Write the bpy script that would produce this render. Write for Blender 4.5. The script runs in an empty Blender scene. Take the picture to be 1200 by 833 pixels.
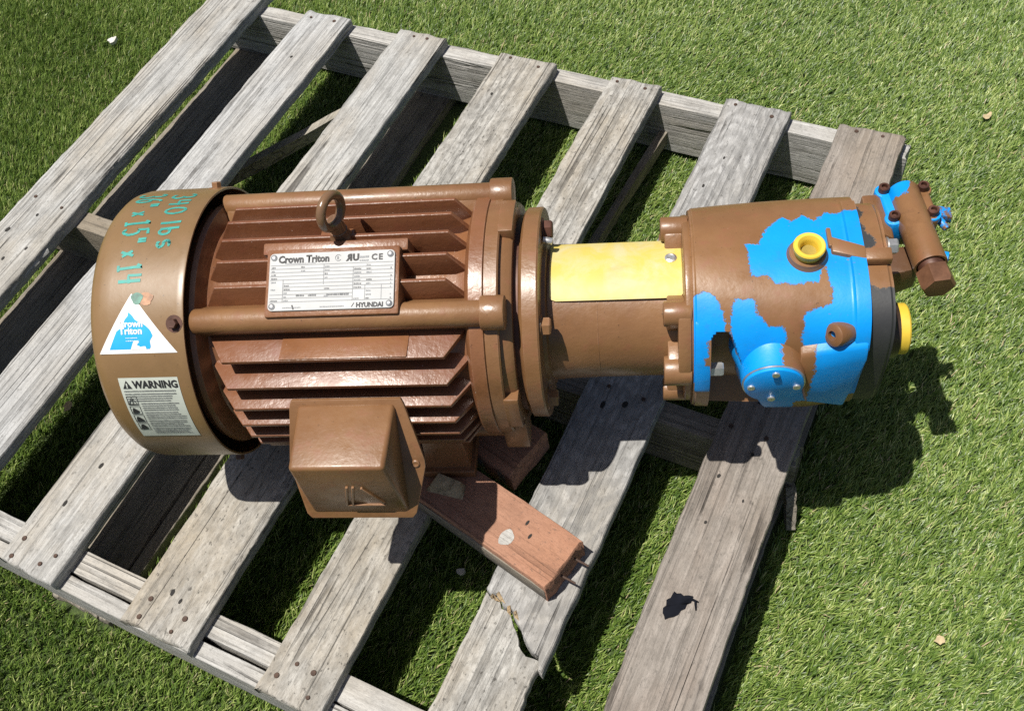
import bpy, bmesh, math, random
import numpy as np
from mathutils import Vector, Matrix

R = math.radians
scene = bpy.context.scene
C = scene.collection

# ------------------------------------------------------------------ camera
cam_data = bpy.data.cameras.new("camera")
cam_data.sensor_width = 36.0
cam_data.lens = 34.573
cam_data.clip_start = 0.02
cam_data.clip_end = 600.0
cam = bpy.data.objects.new("camera", cam_data)
C.objects.link(cam)
_x = (0.990894, 0.053360, -0.123620)
_y = (-0.024402, -0.831750, -0.554614)
_z = (-0.132415, 0.552580, -0.822874)
M = Matrix(((_x[0], -_y[0], -_z[0], 0.5443),
            (_x[1], -_y[1], -_z[1], -0.6206),
            (_x[2], -_y[2], -_z[2], 1.1626),
            (0, 0, 0, 1)))
cam.matrix_world = M
scene.camera = cam

# ------------------------------------------------------------------ light
SUN_TRAVEL = Vector((0.26, 0.10, -1.0)).normalized()     # the way the sunlight goes
to_sun = -SUN_TRAVEL
elev = math.asin(to_sun.z)
azim = math.atan2(to_sun.x, to_sun.y)
world = bpy.data.worlds.new("World")
scene.world = world
world.use_nodes = True
wn, wl = world.node_tree.nodes, world.node_tree.links
wn.clear()
wo = wn.new("ShaderNodeOutputWorld")
wb = wn.new("ShaderNodeBackground")
ws = wn.new("ShaderNodeTexSky")
ws.sky_type = 'NISHITA'
ws.sun_disc = False
ws.sun_elevation = elev
ws.sun_rotation = azim
ws.air_density = 0.8
ws.dust_density = 2.0
ws.ozone_density = 0.6
wb.inputs["Strength"].default_value = 0.056
wl.new(ws.outputs[0], wb.inputs[0])
wl.new(wb.outputs[0], wo.inputs[0])

sun_d = bpy.data.lights.new("sun", 'SUN')
sun_d.energy = 5.0
sun_d.angle = R(0.53)
sun_d.color = (1.0, 0.955, 0.88)
sun = bpy.data.objects.new("sun", sun_d)
C.objects.link(sun)
sun.rotation_euler = SUN_TRAVEL.to_track_quat('-Z', 'Y').to_euler()
sun.location = (-1.0, 0.0, 4.0)

scene.view_settings.view_transform = 'Standard'
scene.view_settings.look = 'None'
scene.view_settings.exposure = 0.3
scene.view_settings.gamma = 1.0
scene.view_settings.use_curve_mapping = False
scene.cycles.use_denoising = False
scene.cycles.max_bounces = 6
scene.cycles.diffuse_bounces = 3
scene.cycles.glossy_bounces = 3
scene.cycles.sample_clamp_indirect = 6.0

# ------------------------------------------------------------------ materials
class NT:
    """small wrapper for building node trees"""
    def __init__(self, name):
        self.m = bpy.data.materials.new(name)
        self.m.use_nodes = True
        self.t = self.m.node_tree
        self.n = self.t.nodes
        self.bsdf = self.n["Principled BSDF"]
        self.out = self.n["Material Output"]

    def node(self, typ, **kw):
        nd = self.n.new(typ)
        for k, v in kw.items():
            setattr(nd, k, v)
        return nd

    def link(self, a, b):
        self.t.links.new(a, b)

    def setin(self, sock, v):
        if hasattr(v, "is_output"):
            self.link(v, sock)
        else:
            sock.default_value = v

    def math(self, op, a, b=None, c=None, clamp=False):
        nd = self.node("ShaderNodeMath", operation=op, use_clamp=clamp)
        for i, v in enumerate((a, b, c)):
            if v is not None:
                self.setin(nd.inputs[i], v)
        return nd.outputs[0]

    def vmul(self, v, s):
        nd = self.node("ShaderNodeVectorMath", operation='MULTIPLY')
        self.setin(nd.inputs[0], v)
        self.setin(nd.inputs[1], s)
        return nd.outputs[0]

    def vadd(self, v, s):
        nd = self.node("ShaderNodeVectorMath", operation='ADD')
        self.setin(nd.inputs[0], v)
        self.setin(nd.inputs[1], s)
        return nd.outputs[0]

    def noise(self, vec, scale, detail=3.0, rough=0.55, dist=0.0):
        nd = self.node("ShaderNodeTexNoise")
        self.link(vec, nd.inputs["Vector"])
        nd.inputs["Scale"].default_value = scale
        nd.inputs["Detail"].default_value = detail
        nd.inputs["Roughness"].default_value = rough
        nd.inputs["Distortion"].default_value = dist
        return nd.outputs["Fac"]

    def ramp(self, fac, p0, p1, v0=0.0, v1=1.0):
        nd = self.node("ShaderNodeMapRange")
        nd.clamp = True
        self.link(fac, nd.inputs[0])
        nd.inputs[1].default_value = p0
        nd.inputs[2].default_value = p1
        nd.inputs[3].default_value = v0
        nd.inputs[4].default_value = v1
        return nd.outputs[0]

    def mix(self, fac, a, b, mode='MIX'):
        nd = self.node("ShaderNodeMix", data_type='RGBA', blend_type=mode)
        self.setin(nd.inputs[0], fac)
        for s, v in ((nd.inputs[6], a), (nd.inputs[7], b)):
            if hasattr(v, "is_output"):
                self.link(v, s)
            else:
                s.default_value = (*v, 1.0) if len(v) == 3 else v
        return nd.outputs[2]

    def objco(self, randomise=True):
        tc = self.node("ShaderNodeTexCoord").outputs["Object"]
        if not randomise:
            return tc
        oi = self.node("ShaderNodeObjectInfo").outputs["Random"]
        mul = self.math('MULTIPLY', oi, 43.0)
        cmb = self.node("ShaderNodeCombineXYZ")
        for i in range(3):
            self.link(mul, cmb.inputs[i])
        return self.vadd(tc, cmb.outputs[0])

    def attr(self, name):
        nd = self.node("ShaderNodeAttribute", attribute_name=name)
        return nd.outputs["Fac"]

    def bump(self, h, strength=0.3, dist=0.001):
        nd = self.node("ShaderNodeBump")
        nd.inputs["Strength"].default_value = strength
        nd.inputs["Distance"].default_value = dist
        self.link(h, nd.inputs["Height"])
        self.link(nd.outputs[0], self.bsdf.inputs["Normal"])

    def set(self, **kw):
        for k, v in kw.items():
            s = self.bsdf.inputs[k.replace("_", " ")]
            if isinstance(v, tuple) and len(v) == 3:
                v = (*v, 1.0)
            self.setin(s, v)
        return self


def mat_plain(name, col, rough=0.5, metal=0.0, var=0.12, nscale=40.0, bump=0.1):
    t = NT(name)
    co = t.objco()
    n = t.noise(co, nscale, 4)
    dark = tuple(c * (1 - var) for c in col)
    lite = tuple(min(1, c * (1 + var)) for c in col)
    t.set(Base_Color=t.mix(t.ramp(n, .3, .7), dark, lite), Metallic=metal,
          Roughness=t.ramp(n, .25, .75, rough * .85, min(1, rough * 1.15)))
    if bump:
        t.bump(n, bump, .0006)
    return t.m


def paint_nodes(t, co, base, dark, red, rr=(.28, .48), fleck=.12):
    """brown enamel: brushed on thick, with reddish bare patches and little specks"""
    a = t.noise(co, 9, 5, .6)
    b = t.noise(co, 60, 4, .6)
    c = t.noise(co, 260, 2)
    col = t.mix(t.ramp(a, .32, .68), base, dark)
    col = t.mix(t.math('MULTIPLY', t.ramp(b, .55, .72), .45), col, red)
    spk = t.ramp(c, .70, .76)
    col = t.mix(t.math('MULTIPLY', spk, .55), col, (.03, .018, .012))
    gr = t.math('MULTIPLY', t.ramp(t.noise(co, 17, 6, .72), .55, .70), t.ramp(t.noise(co, 4.5, 3), .42, .58))
    col = t.mix(t.math('MULTIPLY', gr, .5), col, tuple(q * .5 for q in dark))
    bv = t.node("ShaderNodeBevel", samples=3)
    bv.inputs["Radius"].default_value = .0016
    ge = t.node("ShaderNodeNewGeometry")
    dt = t.node("ShaderNodeVectorMath", operation='DOT_PRODUCT')
    t.link(bv.outputs[0], dt.inputs[0])
    t.link(ge.outputs["Normal"], dt.inputs[1])
    edge = t.math('MULTIPLY', t.ramp(dt.outputs["Value"], .80, .985, 1, 0), t.ramp(b, .35, .6))
    col = t.mix(t.math('MULTIPLY', edge, .55), col, (.42, .25, .165))
    fl = t.math('MULTIPLY', t.ramp(t.noise(co, 330, 2, .6), .735, .765), t.ramp(a, .42, .58))  # pale specks: water marks, plus glints put into the colour
    col = t.mix(t.math('MULTIPLY', fl, fleck), col, (.62, .52, .46))
    rough = t.ramp(b, .3, .7, *rr)
    h = t.math('ADD', t.math('ADD', t.math('MULTIPLY', b, .7), t.math('MULTIPLY', c, .35)), t.math('MULTIPLY', t.noise(co, 150, 3, .6), .5))
    return col, rough, h


BROWN = (.238, .124, .054)
BROWN_D = (.160, .074, .030)
BROWN_R = (.22, .078, .040)


def mat_paint(name, base=BROWN, dark=BROWN_D, red=BROWN_R, bump=.7, rr=(.30, .52), fleck=.15):
    t = NT(name)
    co = t.objco(False)
    col, rough, h = paint_nodes(t, co, base, dark, red, rr, fleck)
    t.set(Base_Color=col, Roughness=rough)
    t.bsdf.inputs["Coat Weight"].default_value = .15
    t.bsdf.inputs["Coat Roughness"].default_value = .25
    t.bump(h, bump, .0007)
    return t.m


def mat_worn(name, under, under_rough=.42, edge=(.16, .10, .07)):
    """brown paint broken away from an under colour; attribute 'bare' > 0 shows the under colour"""
    t = NT(name)
    co = t.objco(False)
    col, rough, h = paint_nodes(t, co, BROWN, BROWN_D, BROWN_R)
    w = t.noise(co, 120, 4, .65)
    w2 = t.noise(co, 420, 2, .6)
    d = t.math('ADD', t.attr('bare'),
               t.math('ADD', t.math('MULTIPLY', t.math('SUBTRACT', w, .5), .009),
                      t.math('MULTIPLY', t.math('SUBTRACT', w2, .5), .006)))
    mask = t.ramp(d, -.0002, .0002)
    uvar = t.noise(co, 22, 4)
    ucol = t.mix(t.ramp(uvar, .3, .75), under, tuple(c * .8 for c in under))
    scr = t.ramp(t.noise(t.vmul(co, (1, 1.7, 6)), 170, 3), .70, .74)
    ucol = t.mix(t.math('MULTIPLY', scr, .55), ucol, edge)
    rim = t.ramp(t.math('ABSOLUTE', t.math('SUBTRACT', d, .0003)), .0002, .0009, 1, 0)
    grime = t.math('MULTIPLY', t.ramp(t.noise(co, 75, 5, .7), .56, .70), .35)
    ucol = t.mix(grime, ucol, tuple(c * .45 + .03 for c in under))
    full = t.mix(t.math('MULTIPLY', rim, .5), t.mix(mask, col, ucol), (.12, .085, .06))
    t.set(Base_Color=full,
          Roughness=t.mix(mask, rough, (under_rough,) * 3))
    hh = t.math('SUBTRACT', h, t.math('MULTIPLY', mask, 1.6))
    t.bump(hh, .35, .0007)
    return t.m


def mat_wood(name, light, mid, brown, brown_amt, crack=.6, speck=.4, ring=0.0, stretch=.035):
    t = NT(name)
    co = t.objco()
    fine = t.noise(t.vmul(co, (1, stretch, 1)), 330 if stretch < .1 else 190, 5, .65)
    streak = t.noise(t.vmul(co, (1, .05, 1)), 62, 4, .6, .4)
    blot = t.noise(t.vmul(co, (1, .45, 1)), 11, 5, .62)
    blot2 = t.noise(t.vmul(co, (1, .55, 1)), 46, 6, .75)
    grit = t.noise(t.vmul(co, (1, .25, 1)), 900, 3, .7)
    warm = t.noise(t.vmul(co, (1, .5, 1)), 5.5, 4, .6)
    crk = t.noise(t.vmul(co, (1, .022, 1)), 30, 2, .5, .2)
    spk = t.noise(t.vmul(co, (1, .6, 1)), 210, 3, .6)
    lines = t.noise(t.vmul(co, (1, .018, 1)), 170, 4, .6, .3)
    cmask = t.ramp(t.math('ABSOLUTE', t.math('SUBTRACT', crk, .5)), .004, .014, 1, 0)
    cmask = t.math('MULTIPLY', cmask, t.ramp(blot, .44, .56))
    col = t.mix(t.ramp(fine, .34, .66), mid, light)
    col = t.mix(t.math('MULTIPLY', t.ramp(streak, .42, .70), .4), col, mid)
    col = t.mix(t.math('MULTIPLY', t.ramp(warm, .48, .70), .45), col, tuple(c * k for c, k in zip(mid, (1.18, 1.0, .74))))
    col = t.mix(t.math('MULTIPLY', t.ramp(blot, .42, .68), brown_amt), col, brown)
    col = t.mix(t.math('MULTIPLY', t.ramp(grit, .52, .72), .5), col, tuple(c * .5 for c in mid))
    col = t.mix(t.math('MULTIPLY', t.ramp(blot2, .46, .70), .6), col, tuple(c * .62 for c in mid))
    hgt = t.math('ADD', t.math('ADD', t.math('MULTIPLY', fine, .6), t.math('MULTIPLY', streak, .6)), t.math('MULTIPLY', grit, .35))
    if ring:
        wv = t.node("ShaderNodeTexWave", wave_type='RINGS', rings_direction='Z')
        t.link(t.vmul(t.vadd(t.node("ShaderNodeTexCoord").outputs["Object"], (.01, -.2, 0)), (1.6, .5, 1)), wv.inputs["Vector"])
        wv.inputs["Scale"].default_value = 24
        wv.inputs["Distortion"].default_value = 9
        wv.inputs["Detail"].default_value = 3
        rg = t.ramp(wv.outputs["Fac"], .25, .8)
        col = t.mix(t.math('MULTIPLY', rg, ring), col, tuple(c * .7 for c in mid))
        hgt = t.math('ADD', hgt, t.math('MULTIPLY', rg, -.3))
    col = t.mix(t.math('MULTIPLY', t.ramp(lines, .57, .67), .38), col, tuple(c * .45 for c in mid))
    hgt = t.math('SUBTRACT', hgt, t.math('MULTIPLY', t.ramp(lines, .55, .66), .8))
    col = t.mix(t.math('MULTIPLY', t.ramp(spk, .60, .70), speck), col, (.06, .055, .048))
    col = t.mix(t.math('MULTIPLY', cmask, crack), col, (.03, .026, .022))
    hgt = t.math('SUBTRACT', hgt, t.math('MULTIPLY', cmask, 1.6 if crack else 0.0))
    t.set(Base_Color=col, Roughness=.88)
    t.bsdf.inputs["Specular IOR Level"].default_value = .25
    t.bump(hgt, .85, .0022)
    return t.m


W_LIGHT = mat_wood("wood_silver", (.52, .525, .52), (.29, .29, .285), (.34, .315, .27), .22, .7, .4)
W_LIGHT2 = mat_wood("wood_pale", (.51, .51, .495), (.265, .262, .25), (.37, .315, .235), .5, .75, .4)
W_TAN = mat_wood("wood_tan", (.41, .385, .33), (.25, .23, .19), (.33, .265, .18), .5, .4, .35)
W_SPECK = mat_wood("wood_speckled", (.50, .488, .455), (.235, .225, .205), (.35, .295, .215), .6, .5, .8, 0, .3)
W_RING = mat_wood("wood_swirled", (.47, .468, .46), (.25, .246, .238), (.28, .26, .22), .3, .5, .5, .38, .12)
W_BROWN = mat_wood("wood_brown_grey", (.35, .315, .28), (.20, .178, .155), (.23, .17, .13), .45, .85, .4)
W_STR = mat_wood("wood_stringer", (.52, .515, .495), (.34, .33, .31), (.36, .32, .26), .2, .5, .3)
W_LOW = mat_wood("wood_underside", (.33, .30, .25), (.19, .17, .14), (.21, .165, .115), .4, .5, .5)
W_RAW = mat_wood("wood_raw", (.56, .44, .28), (.40, .30, .18), (.35, .23, .12), .4, .5, .2)

PAINT = mat_paint("brown_paint")
def coat(m, w, r):
    m.node_tree.nodes["Principled BSDF"].inputs["Coat Weight"].default_value = w
    m.node_tree.nodes["Principled BSDF"].inputs["Coat Roughness"].default_value = r
    return m


PAINT_COWL = mat_paint("brown_paint_cowl", (.225, .134, .056), (.18, .104, .042), (.215, .118, .052), .2, (.36, .50))
PAINT_FIN = mat_paint("brown_paint_fin_deep", (.195, .080, .036), (.145, .053, .024), (.17, .047, .026), .9, (.26, .50), .9)  # darker, redder brown than the frame, over every face of a fin
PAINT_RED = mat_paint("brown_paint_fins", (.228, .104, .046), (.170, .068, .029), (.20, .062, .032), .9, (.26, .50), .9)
coat(PAINT_COWL, .35, .32)
BLUE = (.0, .285, .80)
WORN_BLUE = mat_worn("worn_blue_paint", BLUE)
WORN_BLACK = mat_worn("worn_black_plate", (.035, .036, .038), .55, (.08, .07, .06))
BLUE_PAINT = mat_plain("blue_paint", BLUE, .42, 0, .12, 30)
YELLOW_CAP = mat_plain("yellow_plastic", (.66, .46, .045), .5, 0, .08, 50)
RUST_DARK = mat_plain("dark_rust", (.085, .035, .022), .5, .2, .45, 60, .4)
STEEL = mat_plain("bright_steel", (.60, .59, .57), .38, .8, .2, 90, .2)
BLACKMETAL = mat_plain("black_metal", (.02, .017, .016), .45, .2, .3, 60, .2)
NAIL = mat_plain("nail_rust", (.075, .045, .032), .75, .3, .4, 200, .3)
HOLE = mat_plain("nail_dark", (.02, .018, .016), .9, 0, .2, 100, 0)
INK = mat_plain("black_ink", (.018, .018, .02), .6, 0, .1, 50, 0)
INK_GREY = mat_plain("grey_ink", (.13, .135, .14), .6, 0, .3, 300, 0)
INK_SOFT = mat_plain("pale_grey_ink", (.24, .25, .26), .6, 0, .2, 300, 0)
PLATE = mat_plain("plate_white", (.47, .475, .47), .72, .0, .10, 60, .05)
STICKER = mat_plain("sticker_white", (.74, .74, .73), .45, 0, .05, 60, .05)
STICKER_G = mat_plain("sticker_greenish", (.50, .53, .47), .5, 0, .10, 40, .05)
STICKER_B = mat_plain("sticker_cyan", (.02, .36, .68), .45, 0, .06, 40, .05)
WHITE_INK = mat_plain("white_ink", (.74, .75, .76), .45, 0, .03, 60, 0)
TEAL = mat_plain("teal_marker", (.045, .29, .25), .55, 0, .22, 120, .1)
PLANK_PAINT = mat_wood("wood_painted_brown", (.38, .205, .138), (.33, .172, .113), (.34, .19, .125), .4, .0, .45, 0, .5)


def mat_yellow_tag():
    t = NT("yellow_tag")
    co = t.objco(False)
    a = t.noise(t.vmul(co, (1, 1, 1)), 38, 5, .6, .5)
    b = t.noise(co, 150, 3)
    col = t.mix(t.ramp(a, .42, .66), (.58, .455, .105), (.54, .47, .24))
    col = t.mix(t.math('MULTIPLY', t.ramp(b, .6, .8), .3), col, (.6, .5, .3))
    sm = t.noise(t.vmul(co, (1, 2.2, 2.2)), 14, 5, .65, .8)
    col = t.mix(t.math('MULTIPLY', t.ramp(sm, .56, .74), .35), col, (.36, .27, .10))
    t.set(Base_Color=col, Roughness=t.ramp(a, .3, .7, .42, .62))
    t.bump(a, .1, .0004)
    return t.m


YELLOW_TAG = mat_yellow_tag()


def mat_blades():
    t = NT("turf_blades")
    ti = t.attr('tint')
    hi = t.attr('along')
    nd = t.node("ShaderNodeValToRGB")
    cr = nd.color_ramp
    cr.elements[0].position = 0.0
    cr.elements[0].color = (.035, .080, .012, 1)
    cr.elements[1].position = 1.0
    cr.elements[1].color = (.50, .43, .26, 1)
    for p, c in ((.30, (.098, .172, .028)), (.62, (.185, .272, .052)), (.88, (.335, .425, .12)), (.955, (.48, .53, .20)), (.96, (.44, .36, .20))):
        e = cr.elements.new(p)
        e.color = (*c, 1)
    t.link(ti, nd.inputs[0])
    col = nd.outputs[0]
    t.set(Base_Color=col, Roughness=.42)
    t.bsdf.inputs["Specular IOR Level"].default_value = .5
    tr = t.node("ShaderNodeBsdfTranslucent")
    t.link(col, tr.inputs[0])
    ms = t.node("ShaderNodeMixShader")
    ms.inputs[0].default_value = .25
    t.link(t.bsdf.outputs[0], ms.inputs[1])
    t.link(tr.outputs[0], ms.inputs[2])
    t.link(ms.outputs[0], t.out.inputs[0])
    return t.m


def mat_ground():
    t = NT("turf_backing")
    co = t.node("ShaderNodeTexCoord").outputs["Object"]
    a = t.noise(co, 190, 4, .7)
    b = t.noise(co, 2.2, 4)
    col = t.mix(t.ramp(a, .35, .7), (.030, .050, .014), (.10, .15, .035))
    col = t.mix(t.math('MULTIPLY', t.ramp(b, .4, .7), .3), col, (.07, .085, .03))
    t.set(Base_Color=col, Roughness=.9)
    t.bump(a, .8, .01)
    return t.m


# ------------------------------------------------------------------ mesh helpers
def link(o, parent=None):
    C.objects.link(o)
    if parent is not None:
        o.parent = parent
    return o


def empty(name, loc, rz=0.0, label=None, cat=None, group=None):
    o = bpy.data.objects.new(name, None)
    o.empty_display_size = .05
    o.location = loc
    o.rotation_euler = (0, 0, rz)
    C.objects.link(o)
    tag(o, label, cat, group)
    return o


def tag(o, label=None, cat=None, group=None, kind=None):
    if label: o["label"] = label
    if cat: o["category"] = cat
    if group: o["group"] = group
    if kind: o["kind"] = kind
    return o


def basis(d):
    d = Vector(d).normalized()
    a = Vector((0, 0, 1)) if abs(d.z) < .9 else Vector((0, 1, 0))
    x = a.cross(d).normalized()
    return x, d.cross(x), d


class B:
    """collects shapes into one mesh object"""
    def __init__(self):
        self.bm = bmesh.new()

    def poly(self, pts, faces, mi=0):
        vs = [self.bm.verts.new(p) for p in pts]
        for f in faces:
            try:
                fc = self.bm.faces.new([vs[i] for i in f])
                fc.material_index = mi
            except ValueError:
                pass
        return vs

    def box(self, c, s, rot=None, mi=0, taper=1.0):
        hx, hy, hz = s[0] / 2, s[1] / 2, s[2] / 2
        pts = []
        for z in (-1, 1):
            k = taper if z > 0 else 1
            for x, y in ((-1, -1), (1, -1), (1, 1), (-1, 1)):
                p = Vector((x * hx * k, y * hy * k, z * hz))
                if rot is not None:
                    p = rot @ p
                pts.append(p + Vector(c))
        self.poly(pts, [(3, 2, 1, 0), (4, 5, 6, 7), (0, 1, 5, 4), (1, 2, 6, 5), (2, 3, 7, 6), (3, 0, 4, 7)], mi)
        return self

    def tube(self, p0, p1, r0, r1=None, n=20, mi=0, cap=True, phase=0.0):
        r1 = r0 if r1 is None else r1
        p0, p1 = Vector(p0), Vector(p1)
        x, y, d = basis(p1 - p0)
        a = [p0 + (x * math.cos(t) + y * math.sin(t)) * r0 for t in [phase + 2 * math.pi * i / n for i in range(n)]]
        b = [p1 + (x * math.cos(t) + y * math.sin(t)) * r1 for t in [phase + 2 * math.pi * i / n for i in range(n)]]
        f = [(i, (i + 1) % n, n + (i + 1) % n, n + i) for i in range(n)]
        if cap:
            f += [tuple(range(n - 1, -1, -1)), tuple(range(n, 2 * n))]
        self.poly(a + b, f, mi)
        return self

    def revolve(self, p, d, prof, n=24, mi=0):
        """profile of (height along d, radius)"""
        p = Vector(p)
        x, y, d = basis(d)
        pts, f = [], []
        for h, r in prof:
            for i in range(n):
                t = 2 * math.pi * i / n
                pts.append(p + d * h + (x * math.cos(t) + y * math.sin(t)) * max(r, 1e-5))
        m = len(prof)
        for k in range(m - 1):
            for i in range(n):
                j = (i + 1) % n
                f.append((k * n + i, k * n + j, (k + 1) * n + j, (k + 1) * n + i))
        f.append(tuple(range(n - 1, -1, -1)))
        f.append(tuple((m - 1) * n + i for i in range(n)))
        self.poly(pts, f, mi)
        return self

    def prism(self, pts2, fmap, t0, t1, mi=0):
        n = len(pts2)
        a = [fmap(u, v, t0) for u, v in pts2]
        b = [fmap(u, v, t1) for u, v in pts2]
        f = [tuple(range(n - 1, -1, -1)), tuple(range(n, 2 * n))]
        f += [(i, (i + 1) % n, n + (i + 1) % n, n + i) for i in range(n)]
        self.poly(a + b, f, mi)
        return self

    def hull(self, pts, mi=0):
        vs = [self.bm.verts.new(p) for p in pts]
        g = bmesh.ops.convex_hull(self.bm, input=vs, use_existing_faces=False)
        for e in g["geom"]:
            if isinstance(e, bmesh.types.BMFace):
                e.material_index = mi
        dead = [v for v in vs if v.is_valid and not v.link_faces]
        bmesh.ops.delete(self.bm, geom=dead, context='VERTS')
        return self

    def torus(self, c, normal, Rm, rm, n=36, k=14, mi=0, squash=1.0):
        x, y, d = basis(normal)
        c = Vector(c)
        pts, f = [], []
        for i in range(n):
            t = 2 * math.pi * i / n
            rad = x * math.cos(t) + y * math.sin(t)
            for j in range(k):
                s = 2 * math.pi * j / k
                pts.append(c + rad * (Rm + rm * math.cos(s)) + d * rm * math.sin(s) * squash)
        for i in range(n):
            for j in range(k):
                f.append((i * k + j, ((i + 1) % n) * k + j, ((i + 1) % n) * k + (j + 1) % k, i * k + (j + 1) % k))
        self.poly(pts, f, mi)
        return self

    def build(self, name, mats, parent=None, bevel=0.0, seg=2, smooth=38, loc=None, fixn=True):
        bm = self.bm
        if fixn:
            bmesh.ops.recalc_face_normals(bm, faces=bm.faces)
        if bevel:
            es = [e for e in bm.edges if len(e.link_faces) == 2 and e.calc_face_angle(0) > R(32)]
            if es:
                bmesh.ops.bevel(bm, geom=es, offset=bevel, segments=seg, affect='EDGES', profile=.5, clamp_overlap=True)
        th = R(smooth)
        for f_ in bm.faces:
            f_.smooth = True
        for e in bm.edges:
            if len(e.link_faces) == 2 and e.calc_face_angle(0) > th:
                e.smooth = False
        me = bpy.data.meshes.new(name)
        bm.to_mesh(me)
        bm.free()
        for m in (mats if isinstance(mats, (list, tuple)) else [mats]):
            me.materials.append(m)
        o = bpy.data.objects.new(name, me)
        if loc is not None:
            o.location = loc
        return link(o, parent)


def hexbolt(name, p, d, r, h, mat, parent, washer=0.0, socket=False, n=6):
    b = B()
    p, d = Vector(p), Vector(d).normalized()
    if washer:
        b.tube(p, p + d * .0015, washer, n=20)
        p = p + d * .0015
    if socket:
        b.revolve(p, d, [(0, r), (h * .9, r), (h, r * .9), (h, r * .55), (h * .45, r * .5)], 18)
    else:
        b.revolve(p, d, [(0, r), (h * .85, r), (h, r * .86)], n)
    return b.build(name, mat, parent, smooth=30)


def child_attr(o, fn):
    me = o.data
    a = me.attributes.new('bare', 'FLOAT', 'POINT')
    a.data.foreach_set('value', [fn(v.co) for v in me.vertices])


def sdist(poly, px, py):
    """signed distance, positive inside"""
    ins, best = False, 1e9
    n = len(poly)
    for i in range(n):
        ax, ay = poly[i]
        bx, by = poly[(i + 1) % n]
        dx, dy = bx - ax, by - ay
        t = max(0, min(1, ((px - ax) * dx + (py - ay) * dy) / (dx * dx + dy * dy + 1e-12)))
        q = math.hypot(px - ax - dx * t, py - ay - dy * t)
        best = min(best, q)
        if (ay > py) != (by > py) and px < (bx - ax) * (py - ay) / (by - ay) + ax:
            ins = not ins
    return best if ins else -best


# flat lettering -> (verts2d, faces)
def text2d(body, size, bold=0.0, align='LEFT', res=2):
    cu = bpy.data.curves.new("tmp", 'FONT')
    cu.body = body
    cu.size = size
    cu.align_x = align
    cu.offset = bold
    cu.resolution_u = res
    cu.fill_mode = 'FRONT'
    ob = bpy.data.objects.new("tmp", cu)
    C.objects.link(ob)
    bpy.context.view_layer.update()
    dg = bpy.context.evaluated_depsgraph_get()
    me = bpy.data.meshes.new_from_object(ob.evaluated_get(dg))
    vs = [(v.co.x, v.co.y) for v in me.vertices]
    fs = [tuple(p.vertices) for p in me.polygons]
    bpy.data.objects.remove(ob)
    bpy.data.curves.remove(cu)
    bpy.data.meshes.remove(me)
    return vs, fs


def add_text(b, body, size, at, fmap, lift, mi=0, bold=0.0, align='LEFT', sx=1.0, mirror=False):
    vs, fs = text2d(body, size, bold, align)
    b.poly([fmap(at[0] + (-x if mirror else x) * sx, at[1] + y, lift) for x, y in vs], fs, mi)


def add_rect(b, a0, b0, a1, b1, fmap, lift, mi=0, nu=1, nv=1):
    for i in range(nu):
        for j in range(nv):
            u0, u1 = a0 + (a1 - a0) * i / nu, a0 + (a1 - a0) * (i + 1) / nu
            v0, v1 = b0 + (b1 - b0) * j / nv, b0 + (b1 - b0) * (j + 1) / nv
            b.poly([fmap(u0, v0, lift), fmap(u1, v0, lift), fmap(u1, v1, lift), fmap(u0, v1, lift)], [(0, 1, 2, 3)], mi)


def ribbon(b, pts, w, fmap, lift, mi=0):
    n = len(pts)
    L_, R_ = [], []
    for i, (x, y) in enumerate(pts):
        x0, y0 = pts[max(0, i - 1)]
        x1, y1 = pts[min(n - 1, i + 1)]
        dx, dy = x1 - x0, y1 - y0
        l = math.hypot(dx, dy) or 1
        nx, ny = -dy / l * w / 2, dx / l * w / 2
        L_.append(fmap(x + nx, y + ny, lift))
        R_.append(fmap(x - nx, y - ny, lift))
    b.poly(L_ + R_, [(i, i + 1, n + i + 1, n + i) for i in range(n - 1)], mi)


# ------------------------------------------------------------------ ground and turf
PAL_O = Vector((-0.0554, -0.2737, 0.0))
PAL_A = R(-22.2748)
pu = Vector((math.cos(PAL_A), math.sin(PAL_A)))
pv = Vector((-math.sin(PAL_A), math.cos(PAL_A)))

gb = B()
gb.poly([(-150, -150, 0), (150, -150, 0), (150, 150, 0), (-150, 150, 0)], [(0, 1, 2, 3)])
ground = gb.build("ground", mat_ground())
tag(ground, "green artificial lawn ground under everything", "ground", kind="structure")


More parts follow.
